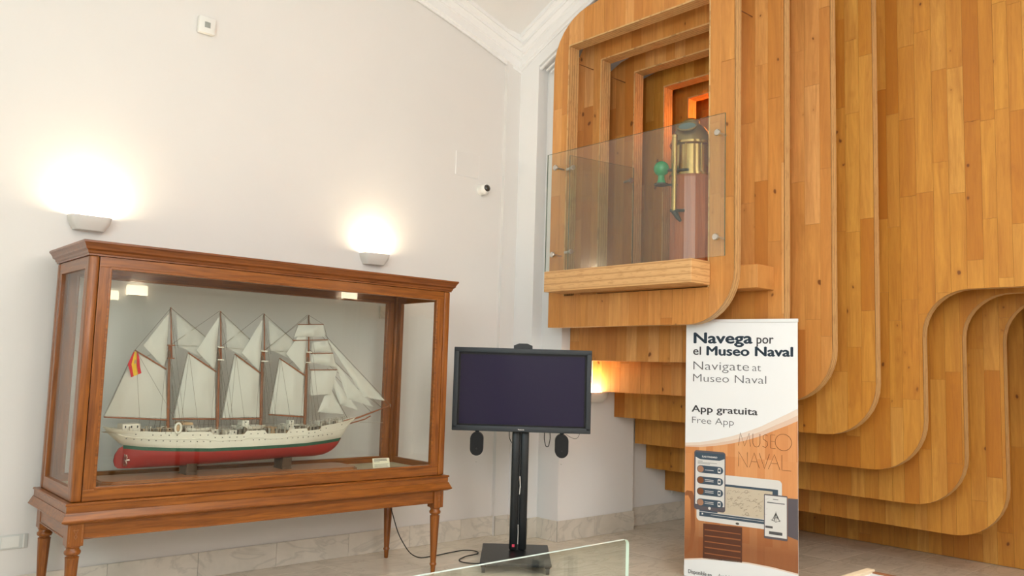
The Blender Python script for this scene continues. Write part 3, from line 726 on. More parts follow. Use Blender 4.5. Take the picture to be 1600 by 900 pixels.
legprof = [(0.012,0.0),(0.016,0.004),(0.020,0.060),(0.0205,0.064),(0.026,0.070),(0.027,0.080),(0.021,0.088),(0.022,0.094),(0.037,0.43),(0.038,0.445),(0.030,0.448),(0.030,0.455),(0.040,0.460),(0.045,0.470),(0.044,0.480),(0.036,0.487),(0.036,0.500),(0.042,0.504),(0.042,0.512)]
for ix in (0, 1):
    for iy in (0, 1):
        cx = 0.042 if ix == 0 else CW-0.042; cy = 0.042 if iy == 0 else CD-0.042
        lg = MB().lathe(legprof, (cx, cy, 0), 40, flute=(0.10, 0.43, 10)).build('leg', CZ, case, smooth=50)
        bk = MB().box(cx-0.044, cx+0.044, cy-0.044, cy+0.044, 0.510, 0.640, b=0.003)
        bk.build('corner_block', CZ, case)
        yf = cy-0.0455
        if iy == 0:
            mb = MB(); mb.box(cx-0.036, cx-0.032, yf-0.0, cy-0.043, 0.53, 0.63); mb.box(cx+0.032, cx+0.036, yf, cy-0.043, 0.53, 0.63)
            mb.tube([(cx-0.012, yf, 0.605), (cx, yf, 0.60), (cx+0.012, yf, 0.605)], 0.003, 6); mb.tube([(cx-0.012, yf, 0.605), (cx, yf, 0.575), (cx+0.012, yf, 0.605)], 0.003, 6); mb.tube([(cx, yf, 0.578), (cx-0.008, yf, 0.565), (cx, yf, 0.55), (cx+0.008, yf, 0.565), (cx, yf, 0.578)], 0.0025, 6)
            mb.build('carved_ornament', M['stand'], case)
def L2W(x, y, z):
    c, s = math.cos(-0.013), math.sin(-0.013); return (1.417+c*x-s*y, 5.297+s*x+c*y, z)

# stand under the model
FZ = 0.790
st = thing('model_stand', 'long dark wooden base board with two carved cradles under ship model', 'model stand', L2W(1.13, 0.38, FZ), -0.013)
mb = MB(); hl, hw = 0.915, 0.185
def chamf(hx, hy, c): return [(-hx+c, -hy), (hx-c, -hy), (hx, -hy+c), (hx, hy-c), (hx-c, hy), (-hx+c, hy), (-hx, hy-c), (-hx, -hy+c)]
for z0, z1, ins in ((0.0, 0.018, 0), (0.018, 0.034, 0.010), (0.034, 0.044, 0.020)):
    mb.prism(chamf(hl-ins, hw-ins, 0.05), lambda u, v, w: (u, v, w), z0, z1)
mb.build('base_board', M['stand'], st)
for dx in (-0.325, 0.36):
    mb = MB(); mb.prism([(-0.075, 0.044), (0.075, 0.044), (0.062, 0.06), (0.072, 0.125), (0.05, 0.135), (0.02, 0.112), (-0.02, 0.112), (-0.05, 0.135), (-0.072, 0.125), (-0.062, 0.06)], lambda u, v, w: (w, u, v), dx-0.035, dx+0.035)
    mb.build('cradle', M['cradle'], st)

# ------------------------------------------------------------------ ship model
ship = thing('ship_model', 'four-masted sailing ship model with white, green and red hull', 'ship model', L2W(0, 0.38, 0), -0.013)
SY = -0.02
def interp(pts, x):
    if x <= pts[0][0]: return pts[0][1]
    for (a, b), (c, d) in zip(pts[:-1], pts[1:]):
        if x <= c: return b+(d-b)*(x-a)/(c-a)
    return pts[-1][1]
sheer = [(0.245,1.165),(0.30,1.150),(0.40,1.138),(0.56,1.128),(0.87,1.122),(0.885,1.122),(0.905,1.100),(1.12,1.098),(1.14,1.122),(1.27,1.122),(1.29,1.098),(1.44,1.098),(1.46,1.124),(1.60,1.126),(1.61,1.108),(1.71,1.116),(1.725,1.138),(1.87,1.155),(1.98,1.172),(2.07,1.195)]
low = [(0.245,1.160),(0.27,1.125),(0.30,1.097),(0.345,1.056),(0.374,1.042),(0.483,1.031),(0.646,1.021),(0.9,1.011),(1.27,1.013),(1.61,1.018),(1.80,1.028),(1.948,1.040),(1.975,1.085),(2.01,1.135),(2.07,1.187)]
keel = [(0.374,0.895),(0.45,0.893),(0.82,0.893),(1.27,0.904),(1.52,0.910),(1.72,0.912),(1.80,0.920),(1.86,0.942),(1.90,0.970),(1.93,1.003),(1.948,1.038)]
Bd = [(0.245,0.03),(0.28,0.055),(0.35,0.082),(0.5,0.104),(0.75,0.120),(1.1,0.125),(1.45,0.120),(1.7,0.100),(1.85,0.072),(1.98,0.038),(2.07,0.004)]
Bw = [(0.374,0.0),(0.42,0.03),(0.5,0.060),(0.65,0.094),(0.9,0.115),(1.2,0.119),(1.45,0.108),(1.65,0.078),(1.8,0.044),(1.9,0.017),(1.948,0.0)]
def loft(xs, rows, name, m, cap=None):
    R = len(rows(xs[0])); vs = []
    for x in xs:
        rw = rows(x)
        vs += [(x, SY-w, z) for w, z in rw]+[(x, SY+w, z) for w, z in rw]
    fs = []
    for i in range(len(xs)-1):
        for side in (0, 1):
            for j in range(R-1):
                a = i*2*R+side*R+j; b = a+2*R
                fs.append((a, b, b+1, a+1))
    return MB().add(vs, fs).build(name, m, ship, smooth=50)
import builtins
xs1 = sorted(set([0.245+(2.07-0.245)*i/70 for i in range(71)]+[p[0] for p in sheer]))
def rw_w(x):
    zl, zs = interp(low, x), interp(sheer, x); wb_, wt = interp(Bw, x) if 0.374 < x < 1.948 else 0.0, interp(Bd, x)
    if x <= 0.374 or x >= 1.948: wb_ = 0.002
    return [(wb_+(wt-wb_)*(t**0.6), zl+(zs-zl)*t) for t in (0, .15, .3, .5, .75, 1)]
hull = loft(xs1, rw_w, 'hull', M['hullw'])
xs2 = [0.374+(1.948-0.374)*i/60 for i in range(61)]
def band(x):
    zl = interp(low, x); bz = 0.022; return zl, max(interp(keel, x), zl-bz)
def rw_g(x):
    zl, z2 = band(x); w = interp(Bw, x); return [(w, zl), (w*0.985, z2)]
loft(xs2, rw_g, 'boot_stripe', M['hullg'])
def rw_r(x):
    zl, z2 = band(x); k = interp(keel, x); w = interp(Bw, x)*0.985
    return [(w*math.sqrt(max(0, 1-((1-t)**1.8))) if t > 0 else 0.003, k+(z2-k)*t) for t in (0, .04, .1, .2, .35, .55, .8, 1)]
loft(xs2, rw_r, 'underwater_hull', M['hullr'])
mb = MB(); mb.prism([(0.372, 0.895), (0.372, 1.035), (0.350, 1.022), (0.328, 0.985), (0.322, 0.945), (0.332, 0.912), (0.350, 0.897)], lambda u, v, w: (u, w, v), SY-0.006, SY+0.006); mb.build('rudder', M['hullr'], ship)
mb = MB()
for a in range(4):
    th = PI/4+a*PI/2; c = Vector((0.384, SY-0.028, 0.948)); d = Vector((0, math.cos(th), math.sin(th)))
    mb.obox(c+d*0.020, d, (1,0,0), d.cross(Vector((1,0,0))), 0.020, 0.003, 0.013)
mb.tube([(0.378, SY-0.028, 0.948), (0.41, SY-0.028, 0.948)], 0.006, 8); mb.build('propeller', M['steel'], ship)
# deck
mb = MB(); vs = []; 
for x in xs1: zz = min(interp(sheer, x), 1.14 if x < 1.7 else 9)-0.014; vs += [(x, SY-interp(Bd, x)*0.97, zz), (x, SY+interp(Bd, x)*0.97, zz)]
mb.add(vs, [(2*i, 2*i+2, 2*i+3, 2*i+1) for i in range(len(xs1)-1)]); mb.build('deck', M['deckw'], ship)
# portholes
mb = MB()
def port(x, z):
    w0 = interp(low, x); t = (z-w0)/(interp(sheer, x)-w0)
    wb_ = interp(Bw, x); y = SY-(wb_+(interp(Bd, x)-wb_)*max(0, t)**0.6)-0.001
    mb.lathe([(0.0035, -0.002), (0.0035, 0.002)], (0, 0, 0), 8); n_ = 16
    for q in range(n_): 
        vx, vy, vz = mb.v[-n_+q]; mb.v[-n_+q] = (x+vx, y+vz, z+vy)
for x in [0.33+0.043*i for i in range(37)]:
    if interp(low, x)+0.045 < interp(sheer, x)-0.03 and random.random() > 0.15: port(x, interp(low, x)+0.045)
for x in [0.42+0.05*i for i in range(31)]:
    if interp(sheer, x)-0.03 > interp(low, x)+0.055 and random.random() > 0.2: port(x, interp(sheer, x)-0.022 if interp(sheer, x) > 1.115 else interp(sheer, x)-0.018)
mb.build('porthole', M['port'], ship, kind='stuff')
# rubbing strake
mb = MB()
for dz in (0.018,):
    pts = []
    for x in [0.30+0.05*i for i in range(36)]:
        z = interp(low, x)+(interp(sheer, x)-interp(low, x))*0.55; wb_ = interp(Bw, x) if 0.374 < x < 1.948 else 0.002
        pts.append((x, SY-(wb_+(interp(Bd, x)-wb_)*0.55**0.6)-0.0015, z))
    mb.tube(pts, 0.0025, 6)
mb.build('strake', M['hullw'], ship)
# deck houses
def dbox(name, x0, x1, h, hw_, m, z=None, win=True, dy=0):
    zz = (interp(sheer, (x0+x1)/2)-0.01) if z is None else z
    mb = MB(); mb.box(x0, x1, SY-hw_+dy, SY+hw_+dy, zz, zz+h, b=0.003); o = mb.build(name, m, ship)
    if win:
        mw = MB(); nwin = max(1, int((x1-x0)/0.03))
        for i in range(nwin):
            xc = x0+(x1-x0)*(i+0.5)/nwin; mw.box(xc-0.004, xc+0.004, SY-hw_+dy-0.001, SY-hw_+dy+0.002, zz+h*0.5, zz+h*0.8)
        mw.build('cabin_window', M['port'], o)
    return o
HW, DW = M['hullw'], M['deckw']
dbox('deck_house', 0.345, 0.455, 0.050, 0.055, HW)
dbox('skylight', 0.585, 0.665, 0.030, 0.04, DW); dbox('skylight', 0.48, 0.56, 0.022, 0.03, DW, win=False)
dbox('deck_house', 0.70, 0.80, 0.050, 0.05, HW); dbox('bridge', 0.715, 0.785, 0.016, 0.075, DW, z=1.165, win=False)
dbox('deck_house', 1.005, 1.085, 0.040, 0.09, HW, z=1.085); dbox('deck_house', 0.92, 0.975, 0.045, 0.05, HW, z=1.085)
dbox('deck_house', 1.14, 1.27, 0.040, 0.055, HW); dbox('wheel_house', 1.14, 1.19, 0.034, 0.04, HW, z=1.152)
dbox('deck_house', 1.47, 1.58, 0.036, 0.06, HW); dbox('deck_house', 1.50, 1.535, 0.03, 0.03, HW, z=1.15)
dbox('deck_house', 1.735, 1.785, 0.038, 0.035, HW); dbox('hatch', 1.83, 1.87, 0.016, 0.02, HW, win=False)
dbox('deck_house', 1.33, 1.40, 0.05, 0.05, DW, z=1.085)
# winches, bollards, ventilators, coils on deck
mb = MB(); random.seed(8)
for i in range(90):
    x = random.uniform(0.36, 1.93); hb = interp(Bd, x)*0.85; y = SY+random.uniform(-hb, hb*0.3); z = min(interp(sheer, x), 1.13 if x < 1.7 else 9)-0.012
    r_ = random.uniform(0.003, 0.008); mb.lathe([(r_, 0), (r_*0.7, random.uniform(0.015, 0.038)), (r_*1.3, random.uniform(0.038, 0.045)), (0, 0.046)], (x, y, z), 7)
mb.build('deck_fitting', [M['ropel']], ship, kind='stuff')
mb = MB()
for i in range(34):
    x = random.uniform(0.36, 1.9); hb = interp(Bd, x)*0.8; y = SY-random.uniform(0.2, 1)*hb; z = min(interp(sheer, x), 1.13 if x < 1.7 else 9)-0.012
    a = random.uniform(0.005, 0.014); mb.box(x-a, x+a, y-a, y+a, z, z+random.uniform(0.015, 0.04))
mb.build('deck_gear', [M['rope']], ship, kind='stuff')
# railing
mb = MB()
for s_ in (-1, 1):
    rp = [(x, SY+s_*interp(Bd, x)*0.98, 1.150 if x < 1.6 else interp(sheer, x)+0.025) for x in [0.28+0.03*i for i in range(58)]]
    mb.tube(rp, 0.0014, 4)
    for p in rp: mb.tube([p, (p[0], p[1], interp(sheer, p[0])-0.005)], 0.0012, 4)
mb.build('railing', M['ropel'], ship)
# lifeboats
for (xc, L_, z) in ((0.815, 0.175, 1.142), (1.205, 0.16, 1.150), (1.18, 0.13, 1.142)):
    yb_ = SY-0.095 if L_ > 0.14 else SY+0.08; mb = MB(); vs = []; nseg = 12
    for i in range(nseg+1):
        f = i/nseg*2-1; w = 0.019*max(0, 1-f*f)**0.6+0.0005; zt_ = z+0.008*f*f; zk_ = z-0.024*(1-f**4)-0.001
        for a in (0, .25, .5, .75, 1): th = PI*a; vs.append((xc+f*L_/2, yb_-w*math.cos(th), zt_+(zk_-zt_)*math.sin(th)))
    fs = [(i*5+j, i*5+j+1, (i+1)*5+j+1, (i+1)*5+j) for i in range(nseg) for j in range(4)]+[(i*5, (i+1)*5, (i+1)*5+4, i*5+4) for i in range(nseg)]
    mb.add(vs, fs).build('lifeboat', HW, ship, smooth=50)
mb = MB(); ring = [(0.672+0.019*math.cos(a), SY-0.118, 1.150+0.032*math.sin(a)) for a in [2*PI*i/20 for i in range(21)]]
mb.tube(ring, 0.007, 8, cap=False); mb.build('life_ring', HW, ship, smooth=50)
mb = MB(); mb.box(0.662, 0.682, SY-0.119, SY-0.112, 1.130, 1.170, b=0.003); mb.build('life_raft', M['deckw'], ship)
# masts
mtop = [(0.608,1.941),(0.948,1.939),(1.268,1.942),(1.621,1.956)]; mbot = [(0.648,1.10),(0.981,1.09),(1.296,1.09),(1.638,1.115)]; mmid = [(0.617,1.69),(0.951,1.69),(1.275,1.675),(1.627,1.68)]
def on_mast(i, z):
    (a, za), (b, zb_) = mtop[i], mbot[i]; t = (z-zb_)/(za-zb_); return b+(a-b)*t
for i in range(4):
    mb = MB(); zt_ = mmid[i][1]
    mb.tube([(on_mast(i, z), SY, z) for z in (mbot[i][1], 1.35, zt_)], 0.0105, 10, r2=0.0085)
    mb.build('lower_mast', M['mast'], ship, smooth=50)
    mb = MB(); mb.tube([(on_mast(i, 1.60)+0.016, SY, 1.60), (mtop[i][0]+0.004, SY, mtop[i][1])], 0.0065, 8, r2=0.0035); mb.build('topmast', M['mast'], ship, smooth=50)
    mb = MB(); mb.box(on_mast(i, zt_)-0.016, on_mast(i, zt_)+0.028, SY-0.03, SY+0.03, zt_-0.006, zt_+0.002); mb.box(on_mast(i, 1.61)-0.014, on_mast(i, 1.61)+0.028, SY-0.022, SY+0.022, 1.598, 1.606)
    mb.build('crosstree', HW if i else M['mast'], ship)
gf = [((0.400,1.648),(0.607,1.529)),((0.743,1.643),(0.944,1.519)),((1.068,1.646),(1.265,1.516)),((1.405,1.625),(1.616,1.504))]
bo = [((0.243,1.222),(0.640,1.196)),((0.668,1.203),(0.961,1.197)),((0.995,1.197),(1.285,1.194)),((1.345,1.222),(1.628,1.200))]
for i, ((a, b), (c, d)) in enumerate(gf): MB().tube([(a, SY-0.01, b), (c, SY-0.01, d)], 0.0042, 8, r2=0.005).build('gaff', M['mast'], ship, smooth=50)
for i, ((a, b), (c, d)) in enumerate(bo): MB().tube([(a, SY-0.01, b), (c, SY-0.01, d)], 0.0048, 8, r2=0.0055).build('boom', M['mast'], ship, smooth=50)
MB().tube([(1.96, SY, 1.160), (2.10, SY, 1.192), (2.387, SY, 1.282)], 0.010, 10, r2=0.004).build('bowsprit', M['mast'], ship, smooth=50)
MB().tube([(2.00, SY, 1.140), (2.15, SY, 1.175), (2.20, SY-0.0, 1.20)], 0.005, 8).build('bowsprit', M['mast'], ship, smooth=50)
MB().tube([(2.10, SY-0.01, 1.155), (2.28, SY-0.06, 1.150)], 0.0015, 5).tube([(2.372, SY-0.012, 1.29), (2.39, SY+0.012, 1.268)], 0.003, 5).build('spar', M['ropel'], ship)
# sails
def sail(quad, belly=0.03, y=SY-0.004, n=10, seed=0, wr=0.009, m=None, name='sail'):
    """quad of 4 (x,z) corners or 3"""
    q = [Vector((a, b)) for a, b in quad]
    if len(q) == 3: q = [q[0], q[1], q[2], q[2]]
    vs = []
    for j in range(n+1):
        for i in range(n+1):
            u, v = i/n, j/n; p = q[0].lerp(q[1], u).lerp(q[3].lerp(q[2], u), v)
            w = belly*math.sin(PI*u)*math.sin(PI*v)+wr*noise.noise(Vector((p.x*22+seed, p.y*9, seed)))*(1 if 0 < u < 1 else 0.3)
            vs.append((p.x, y-w, p.y))
    fs = [(j*(n+1)+i, j*(n+1)+i+1, (j+1)*(n+1)+i+1, (j+1)*(n+1)+i) for j in range(n) for i in range(n)]
    k = len(vs); vs2 = vs+[(a, b+0.0012, c) for a, b, c in vs]; fs2 = fs+[tuple(k+t for t in reversed(f)) for f in fs]
    return MB().add(vs2, fs2).build(name, m or M['sail'], ship, smooth=60, fix=False)
sail([(0.409,1.640),(0.604,1.526),(0.634,1.206),(0.249,1.227)], seed=1)
sail([(0.747,1.638),(0.938,1.520),(0.958,1.205),(0.680,1.210)], seed=2)
sail([(1.072,1.640),(1.258,1.518),(1.280,1.205),(1.010,1.205)], seed=3)
sail([(1.410,1.620),(1.608,1.506),(1.622,1.210),(1.355,1.228)], seed=4)
for i, (a, b, c, d) in enumerate((((0.600,1.900),(0.606,1.60),(0.585,1.548),(0.452,1.680)), ((0.940,1.90),(0.940,1.60),(0.928,1.54),(0.80,1.66)), ((1.258,1.90),(1.262,1.60),(1.250,1.535),(1.12,1.655)), ((1.612,1.90),(1.618,1.60),(1.600,1.525),(1.455,1.66)))):
    sail([a, b, c, d], 0.018, seed=10+i, y=SY-0.008)
# staysails between the masts
for i in range(3):
    x1 = mtop[i][0]; xm = mmid[i+1][0]
    sail([(x1+0.045, 1.895), (xm-0.02, 1.71), (xm-0.07, 1.60), (x1+0.075, 1.685)], 0.015, y=SY+0.012, seed=20+i, m=M['stay'])
# square sails on the foremast (seen edge-on turned)
yd = [((1.532,1.879),(1.742,1.891)),((1.498,1.759),(1.786,1.777)),((1.648,1.670),(1.835,1.677)),((1.648,1.547),(1.878,1.553))]
for (a, b), (c, d) in yd: MB().tube([(a, SY-0.014, b), ((a+c)/2, SY-0.018, (b+d)/2), (c, SY-0.014, d)], 0.0036, 8).build('yard', M['mast'], ship, smooth=50)
for k, q in enumerate(([(1.54,1.874),(1.738,1.886),(1.760,1.800),(1.505,1.785)], [(1.655,1.752),(1.780,1.770),(1.822,1.690),(1.655,1.684)], [(1.655,1.662),(1.832,1.672),(1.868,1.572),(1.655,1.602)], [(1.66,1.540),(1.872,1.546),(1.835,1.37),(1.66,1.358)])):
    sail(q, 0.02, y=SY-0.018, seed=30+k)
# jibs
jb = [[(1.765,1.800),(2.325,1.318),(2.13,1.345)], [(1.868,1.600),(2.225,1.268),(1.985,1.335)], [(1.812,1.545),(2.09,1.245),(1.925,1.290)], [(1.825,1.430),(1.965,1.215),(1.742,1.235)]]
for k, q in enumerate(jb): sail([q[0], q[0], q[1], q[2]] if False else [q[0], q[1], q[2]], 0.015, y=SY+0.004*k-0.006, seed=40+k)
# rigging
mb = MB(); ml = MB()
def ln(a, b, y0=0.0, y1=0.0, r=0.0016, k=mb): k.tube([(a[0], SY+y0, a[1]), (b[0], SY+y1, b[1])], r, 4)
for i in range(4):
    tx, tz = mtop[i]; mx, mz = mmid[i]
    if i < 3: ln((tx, tz), (mmid[i+1][0]-0.02, mmid[i+1][1]+0.01), r=0.0024); ln((mx, mz), (mmid[i+1][0], mmid[i+1][1]))
    if i > 0: ln((tx, tz), (mtop[i-1][0]+0.02, mmid[i-1][1]), 0.01)
    for s_ in (-1, 1):
        for dx in (-0.035, -0.012, 0.012, 0.035):
            ln((mx, mz), (mbot[i][0]+dx*1.5, 1.115), 0, s_*interp(Bd, mbot[i][0]), 0.0013)
        ln((tx, tz), (mx+0.05, mz-0.02), 0, s_*0.03, 0.0011); ln((tx, tz), (mbot[i][0]+0.075, 1.12), 0, s_*0.11, 0.0011); ln((tx, tz), (mbot[i][0]-0.09, 1.13), 0, s_*0.11, 0.0011)
    for g_ in (0.35, 0.75):
        ga, gb_ = gf[i]; ln((mx, mz-0.01), (ga[0]+(gb_[0]-ga[0])*g_, ga[1]+(gb_[1]-ga[1])*g_), r=0.0011)
    ln(gf[i][0], bo[i][0], r=0.0012); ln(gf[i][0], (mbot[max(0, i-1)][0]+0.05, 1.14), -0.03, -0.09, 0.0011)
    ln(gf[i][0], ((bo[i][0][0]+bo[i][1][0])/2, 1.13), -0.03, -0.1, 0.0011)
ln((0.608, 1.93), (0.405, 1.65)); ln((0.40, 1.64), (0.249, 1.22))
for a, b in (((1.735,1.840),(2.380,1.285)),((1.63,1.90),(2.352,1.275)),((1.850,1.622),(2.30,1.262)),((1.80,1.562),(2.215,1.222)),((1.815,1.452),(1.995,1.185)),((1.64,1.70),(2.30,1.262))): ln(a, b, r=0.0019)
for a, b in (((1.532,1.879),(1.50,1.76)),((1.742,1.891),(1.786,1.777)),((1.786,1.777),(1.832,1.677)),((1.835,1.677),(1.876,1.553)),((1.621,1.95),(1.532,1.879)),((1.621,1.95),(1.742,1.891)),((1.27,1.67),(1.532,1.879)),((1.64,1.69),(1.87,1.556))): ln(a, b, -0.014, -0.014, 0.0013)
mb.build('rigging', M['rope'], ship, kind='stuff')
# flag at the gaff end
fv = [(0.400,1.640),(0.352,1.552),(0.392,1.478),(0.440,1.500)]
q = [Vector(p) for p in ((0.388,1.640),(0.418,1.630),(0.442,1.502),(0.384,1.474))]
def fstrip(v0, v1, m):
    # diagonal bands: the flag hangs limp, bands running down it
    pts = [((0.388,1.636),(0.356,1.555),(0.384,1.474)), ((0.396,1.640),(0.378,1.556),(0.400,1.480)), ((0.408,1.636),(0.410,1.560),(0.426,1.492)), ((0.418,1.628),(0.430,1.562),(0.444,1.502))]
    vs = []; N = 8
    for t in range(N+1):
        for k in (v0, v1):
            a, b, c = [Vector(p) for p in pts[k]]; f = t/N; p = a.lerp(b, f*2) if f < .5 else b.lerp(c, f*2-1)
            vs.append((p.x, SY-0.03+0.004*math.sin(f*7+k), p.y))
    return MB().add(vs, [(2*i, 2*i+1, 2*i+3, 2*i+2) for i in range(N)])
flag = fstrip(1, 2, M['fy']).build('flag', M['fy'], ship, fix=False)
fstrip(0, 1, M['fr']).build('flag_band', M['fr'], flag, fix=False); fstrip(2, 3, M['fr']).build('flag_band', M['fr'], flag, fix=False)
MB().prism([(0.394,1.56),(0.404,1.562),(0.404,1.585),(0.394,1.585)], lambda u, v, w: (u, w, v), SY-0.036, SY-0.034).build('flag_crest', M['deckw'], flag)

# label card
cd = thing('label_card', 'small cream caption card leaning inside the case near the bow', 'label', L2W(2.16, 0.10, FZ), -0.06)
cz = MB().obox((0, 0.012, 0.055), (1,0,0), (0,0.26,0.97), (0,-0.97,0.26), 0.072, 0.055, 0.0012); cz.build('card', M['card'], cd)
mb = MB(); random.seed(5)
for r_ in range(11):
    zz = 0.10-r_*0.0088; L_ = random.uniform(0.085, 0.125) if r_ not in (2, 10) else 0.05
    hh = 0.0022 if r_ < 2 else 0.0011
    if r_ == 3: continue
    yy = 0.012+(zz-0.055)*0.26/0.97-0.0018
    mb.obox((-0.062+L_/2, yy, zz), (1,0,0), (0,0.26,0.97), (0,-0.97,0.26), L_/2, hh, 0.0003)
mb.build('printed_line', M['ink'], cd, kind='stuff')

# ------------------------------------------------------------------ television on its stand
RZ = math.radians(-42.2)
FWD = Vector((0.6717, 0.7408, 0)); RGT = Vector((0.7408, -0.6717, 0))
o0 = FWD*7.1+RGT*0.091
ts = thing('television_stand', 'black floor stand with split pole and wheeled plate under television', 'tv stand', (o0.x, o0.y, 0), RZ)
for dx in (-0.038, 0.038):
    MB().box(dx-0.034, dx+0.034, 0.06, 0.13, 0.085, 1.30, b=0.018).build('pole', M['pole'], ts, smooth=40)
MB().box(-0.010, 0.010, 0.075, 0.12, 0.09, 1.30).build('cable_channel', M['rubber'], ts)
MB().box(-0.30, 0.265, -0.40, 0.34, 0.058, 0.084, b=0.006).build('base_plate', M['pole'], ts)
mb = MB()
for x, y in ((-0.27, -0.37), (0.235, -0.37), (-0.27, 0.31), (0.235, 0.31)):
    o = MB().tube([(x-0.014, y, 0.029), (x+0.014, y, 0.029)], 0.029, 16).box(x-0.02, x+0.02, y-0.012, y+0.012, 0.045, 0.06).build('caster', M['rubber'], ts, smooth=40)
MB().box(-0.048, -0.026, 0.0575, 0.0605, 0.115, 0.137).build('sticker', M['sticker'], ts)
MB().tube([(0.0, 0.058, 0.14), (0.001, 0.056, 0.24), (-0.002, 0.057, 0.30)], 0.003, 6).build('white_cable', M['plastic'], ts); MB().tube([(0.003, 0.057, 0.55), (0.008, 0.055, 0.62), (0.003, 0.057, 0.70)], 0.004, 6).build('white_cable', M['plastic'], ts)
MB().prism([(-0.08,1.72),(0.08,1.72),(0.08,1.80),(0.035,1.818),(-0.035,1.818),(-0.08,1.80)], lambda u, v, w: (u, w, v), 0.055, 0.10).build('mount_bracket', M['pole'], ts)
mb = MB(); mb.box(-0.12, 0.12, 0.045, 0.062, 1.25, 1.60); mb.box(-0.04, 0.04, 0.06, 0.13, 1.28, 1.75); mb.build('mount_plate', M['pole'], ts)
tv = thing('television', 'wide flat black television with grey frame, switched off', 'television', (o0.x, o0.y, 1.075), RZ)
W2, Ht = 0.5815, 0.697
mb = MB(); bz = 0.042
mb.box(-W2, W2, -0.045, 0.0, Ht-bz, Ht, b=0.006); mb.box(-W2, W2, -0.045, 0.0, 0, bz+0.004, b=0.006); mb.box(-W2, -W2+bz, -0.045, 0.0, 0.02, Ht-0.02, b=0.006); mb.box(W2-bz, W2, -0.045, 0.0, 0.02, Ht-0.02, b=0.006)
mb.build('frame', M['bezel'], tv, smooth=40)
MB().box(-W2+0.03, W2-0.03, -0.030, -0.002, 0.03, Ht-0.03).build('screen', M['screen'], tv)
mb = MB(); a, b = W2-bz+0.001, 0.016
mb.box(-a, -a+b, -0.034, -0.0295, bz, Ht-bz); mb.box(a-b, a, -0.034, -0.0295, bz, Ht-bz); mb.box(-a, a, -0.034, -0.0295, Ht-bz-b, Ht-bz+0.002); mb.box(-a, a, -0.034, -0.0295, bz, bz+b); mb.build('screen_mask', M['blk'], tv)
MB().box(-0.52, 0.52, 0.0, 0.042, 0.04, Ht-0.05, b=0.01).build('rear_housing', M['blk'], tv)

def text(body, par, loc, size, m, name='lettering', bold=0.0, rot=(PI/2, 0, 0), sx=1.0, ext=0.0004, align='LEFT', width=None):
    cu = bpy.data.curves.new(name, 'FONT'); cu.body = body; cu.size = size; cu.extrude = ext; cu.offset = bold; cu.align_x = align; cu.resolution_u = 3
    ob = bpy.data.objects.new('tmp', cu); COL.objects.link(ob)
    dg = bpy.context.evaluated_depsgraph_get(); me = bpy.data.meshes.new_from_object(ob.evaluated_get(dg)); bpy.data.objects.remove(ob)
    xs_ = [v.co.x for v in me.vertices]
    if width and xs_:
        k = width/(max(xs_)-min(xs_))
        for v in me.vertices: v.co.x *= k
    elif sx != 1.0:
        for v in me.vertices: v.co.x *= sx
    me.materials.clear(); me.materials.append(m); me.name = name
    o = bpy.data.objects.new(name, me); COL.objects.link(o); o.parent = par; o.location = loc; o.rotation_euler = rot; return o
text('Panasonic', tv, (0.0, -0.0462, 0.016), 0.013, M['plastic'], align='CENTER', bold=0.0003)
# speakers hanging under the television
spk = None
for (lx, lab_) in ((-0.368, 'black oval loudspeaker hanging below left end of television'), (0.345, 'black oval loudspeaker hanging below right end of television')):
    p = o0+RGT*lx
    sp_ = thing('loudspeaker', lab_, 'loudspeaker', (p.x, p.y, 0.865), RZ, 'loudspeakers under the television')
    mb = MB(); prof_ = arc(0, 0.145, 0.055, 0, 180, 10)+arc(0, 0.060, 0.055, 180, 360, 10)
    mb.prism(prof_, lambda u, v, w: (u, w, v), -0.045, 0.055); o = mb.build('cabinet', M['blk'], sp_, smooth=40)
    bv = o.modifiers.new('bevel', 'BEVEL'); bv.width = 0.010; bv.segments = 3; bv.limit_method = 'ANGLE'
    mb = MB(); mb.prism([(u*0.84, 0.1025+(v-0.1025)*0.90) for u, v in prof_], lambda u, v, w: (u, w, v), -0.049, -0.044); mb.build('grille', M['rubber'], sp_)
    MB().lathe([(0.0, -0.052), (0.007, -0.051), (0.007, -0.048)], n=12).build('badge', M['steel'], sp_).rotation_euler = (0, 0, 0)
    g_ = sp_.children[-1]; g_.data.clear_geometry(); mm = MB().box(-0.006, 0.006, -0.0505, -0.048, 0.058, 0.070, b=0.001)
    g_.data.from_pydata([tuple(v) for v in mm.v], [], mm.f)
    MB().box(-0.016, 0.016, 0.0, 0.03, 0.185, 0.212).tube([(0.0, 0.012, 0.19), (0.004, 0.012, 0.215)], 0.011, 8).build('bracket', M['pole'], sp_)
# loose cables behind the television
def cable(name, label, pts, r, m):
    cu = bpy.data.curves.new(name, 'CURVE'); cu.dimensions = '3D'; s_ = cu.splines.new('BEZIER'); s_.bezier_points.add(len(pts)-1)
    for b_, p in zip(s_.bezier_points, pts): b_.co = p; b_.handle_left_type = b_.handle_right_type = 'AUTO'
    cu.bevel_depth = r; cu.bevel_resolution = 2; cu.resolution_u = 10; cu.materials.append(m)
    tmp = bpy.data.objects.new('tmp', cu); COL.objects.link(tmp)
    me = bpy.data.meshes.new_from_object(tmp.evaluated_get(bpy.context.evaluated_depsgraph_get())); bpy.data.objects.remove(tmp); me.name = name
    o = bpy.data.objects.new(name, me); COL.objects.link(o); return tag(o, label, 'cable')
def tvp(x, y, z): p = o0+RGT*x+FWD*y; return (p.x, p.y, z)
cable('loop_cable', 'black cable loop hanging below the television right of its pole', [tvp(0.20,0.03,1.10), tvp(0.205,0.03,0.99), tvp(0.225,0.03,0.955), tvp(0.243,0.03,0.99), tvp(0.245,0.03,1.10)], 0.0035, M['rubber'])
